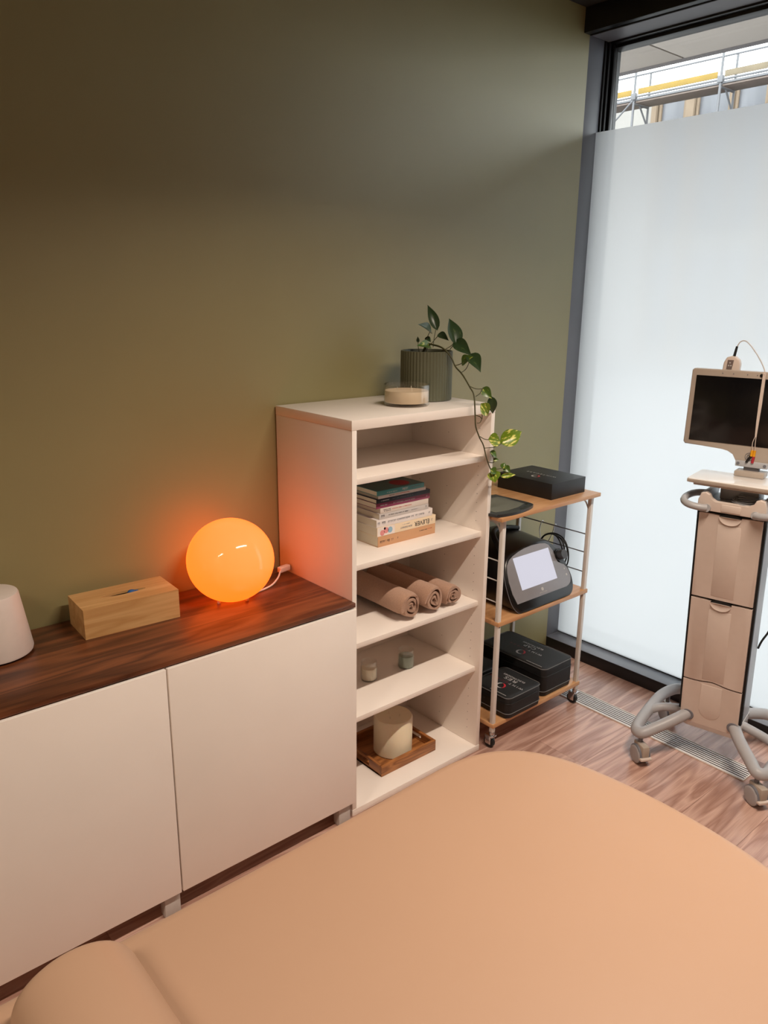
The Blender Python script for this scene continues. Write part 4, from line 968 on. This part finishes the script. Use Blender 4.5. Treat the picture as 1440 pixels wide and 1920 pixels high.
cp(MB().cyl((MC-0.008, 0.1882, 1.3875), (MC-0.008, 0.1905, 1.3875), 0.0052, n=16).move(MT), 'camera', BLACK_PL, mon)
for dx in (-0.127, -0.093, -0.050, -0.020): cp(MB().cyl((MC+dx, 0.1885, 1.3875), (MC+dx, 0.1905, 1.3875), 0.0016, n=8).move(MT), 'indicator', GREY_AL, mon)
for r_, w_ in ((0.0125, 0.0008), (0.0065, 0.0012)):
    cp(MB().tube([(MC-0.010+r_*math.cos(a), 0.1888, 1.123+r_*math.sin(a)) for a in [R(40+300*i/14) for i in range(15)]], w_, 5, 1).move(MT), 'logo', GREY_AL, mon)
# legs: looped tubes left and right, casters
def leg(s):
    c = 0.196
    U = lambda u: c+s*(u-c)
    main = [(U(0.118), 0.135, 0.176), (U(0.085), 0.085, 0.158), (U(0.035), 0.030, 0.130), (U(0.004), -0.004, 0.116), (U(-0.022), 0.010, 0.113), (U(-0.030), 0.070, 0.118), (U(-0.030), 0.18, 0.128), (U(-0.022), 0.28, 0.138), (U(0.01), 0.345, 0.146), (U(0.06), 0.345, 0.152), (U(0.115), 0.29, 0.160)]
    lg = cp(MB().tube(main, 0.0205, 16, 7), 'leg', LEGG, None, False, 80)
    cp(MB().tube([(U(-0.028), 0.15, 0.126), (U(0.01), 0.19, 0.136), (U(0.105), 0.21, 0.152)], 0.016, 14, 6), 'cross_tube', LEGG, lg, False, 80)
    cp(MB().lathe([(0.0, 0.0), (0.0205, 0.0), (0.0215, 0.004), (0.0195, 0.008), (0.0, 0.008)], n=20).move(Matrix.Translation((U(0.118), 0.126, 0.176)) @ Matrix.Rotation(R(90), 4, 'X')), 'leg_socket', GREY_AL, lg, False, 60)
    for (u, y, sw) in ((0.0, 0.0, 1), (-0.018, 0.35, 0)):
        uu = U(u); cas = cp(MB().cyl((uu, y, 0.060), (uu, y, 0.108), 0.008, n=12), 'caster', GREY_AL)
        SW = Matrix.Translation((uu, y, 0)) @ Matrix.Rotation(R(50), 4, 'Z') @ Matrix.Translation((-uu, -y, 0))
        for d in (-1, 1):
            wh = MB().lathe([(0.0, -0.009), (0.030, -0.009), (0.0335, -0.006), (0.0345, 0.0), (0.0335, 0.006), (0.029, 0.009), (0.025, 0.0095), (0.0, 0.0095)], n=28)
            wh.move(Matrix.Translation((uu+d*0.015, y-0.006, 0.0345)) @ Matrix.Rotation(R(90*d), 4, 'Y')); cp(wh.move(SW), 'wheel', LEGG, cas, False, 40)
            tyre = MB().lathe([(0.0315, -0.007), (0.0347, -0.005), (0.0352, 0.0), (0.0347, 0.005), (0.0315, 0.007)], n=28)
            tyre.move(Matrix.Translation((uu+d*0.015, y-0.006, 0.0352)) @ Matrix.Rotation(R(90), 4, 'Y')); cp(tyre.move(SW), 'tyre', GREY_AL, cas, False, 40)
        cp(MB().box(uu-0.014, uu+0.014, y-0.044, y+0.020, 0.036, 0.078, 0.005).move(SW), 'hood', BEZ, cas)
        cp(MB().box(uu-0.022, uu+0.022, y-0.052, y-0.030, 0.026, 0.036, 0.003).move(SW), 'brake_pedal', BEIGE, cas)
leg(1); leg(-1)

# handheld probe on top of the monitor, with lead
t = thing('handheld_probe', 'small beige handheld module clipped on top of the monitor', 'probe', CT.matrix_world @ Vector((0, 0, 0)) if False else (0.999, -0.812, 0.0), math.atan2(-0.98, 0.2))
ol = [(0.064, 1.385), (0.066, 1.420), (0.074, 1.438), (0.088, 1.443), (0.102, 1.441), (0.114, 1.431), (0.118, 1.418), (0.117, 1.385)]
MB().prism(ol, lambda a, b: (a, 0.215+0.02, b), lambda a, b: (a, 0.215-0.004, b), 0.004).build('shell', BEIGE, t, 40)
MB().prism([(0.077, 1.3995), (0.079, 1.430), (0.098, 1.430), (0.094, 1.3995)], lambda a, b: (a, 0.212, b), lambda a, b: (a, 0.2102, b)).build('keypad', mat('keypad_grey', srgb(112, 98, 94), 0.5, noise=0.05), t)
for k, (a, b) in enumerate(((0.087, 1.421), (0.0835, 1.412), (0.0905, 1.412))): MB().box(a-0.0022, a+0.0022, 0.2095, 0.2104, b-0.002, b+0.002).build('key', SILVER_INK, t)
MB().cyl((0.094, 0.223, 1.440), (0.099, 0.223, 1.474), 0.0045, 0.0036, n=12).build('strain_relief', BLACK_RUB, t)
lead = MB().tube([(0.099, 0.223, 1.472), (0.108, 0.222, 1.489), (0.124, 0.220, 1.492), (0.145, 0.215, 1.476), (0.172, 0.208, 1.444), (0.192, 0.2, 1.415), (0.200, 0.190, 1.400), (0.201, 0.183, 1.392)], 0.0018, 8, 6).build('lead', mat('pale_lead', srgb(206, 200, 196), 0.45, noise=0.02), t, 80)
MB().prism([(0.197, 1.400), (0.206, 1.400), (0.2065, 1.30), (0.205, 1.24), (0.204, 1.19), (0.199, 1.19), (0.197, 1.24), (0.1965, 1.30)], lambda a, b: (a, 0.1862+0.002, b), lambda a, b: (a, 0.1835, b)).build('ribbon', BEIGE, t)
for dx, xb in ((-0.0014, 0.197), (0.0014, 0.205)):
    MB().tube([(0.2015+dx, 0.1845, 1.192), (0.199+dx*3, 0.1835, 1.17), (xb, 0.183, 1.145)], 0.0012, 6, 5).build('lead_end', BEIGE, t, 80)
YEL = mat('yellow_plug', srgb(226, 160, 30), 0.45, noise=0.03); REDP = mat('red_plug', srgb(170, 40, 54), 0.45, noise=0.03)
MB().cyl((0.197, 0.183, 1.146), (0.1965, 0.183, 1.126), 0.0042, n=10).build('yellow_plug', YEL, t); MB().cyl((0.205, 0.183, 1.146), (0.2045, 0.183, 1.126), 0.0042, n=10).build('yellow_plug', YEL, t)
MB().cyl((0.195, 0.183, 1.126), (0.184, 0.1825, 1.104), 0.0042, n=10).build('black_plug', BLACK_PL, t); MB().cyl((0.2045, 0.183, 1.126), (0.202, 0.1825, 1.104), 0.0045, n=10).build('red_plug', REDP, t)
# black power lead beside the column
t = thing('power_lead', 'black power lead looping beside the cart column', 'cable', (0.999, -0.812, 0.0), math.atan2(-0.98, 0.2))
MB().tube([(0.300, 0.20, 0.955), (0.312, 0.21, 0.90), (0.322, 0.22, 0.83), (0.318, 0.225, 0.76), (0.316, 0.23, 0.72), (0.328, 0.235, 0.66), (0.330, 0.24, 0.58), (0.320, 0.245, 0.52), (0.300, 0.25, 0.47), (0.292, 0.25, 0.44)], 0.0035, 8, 6).build('cord', BLACK_RUB, t, 80)
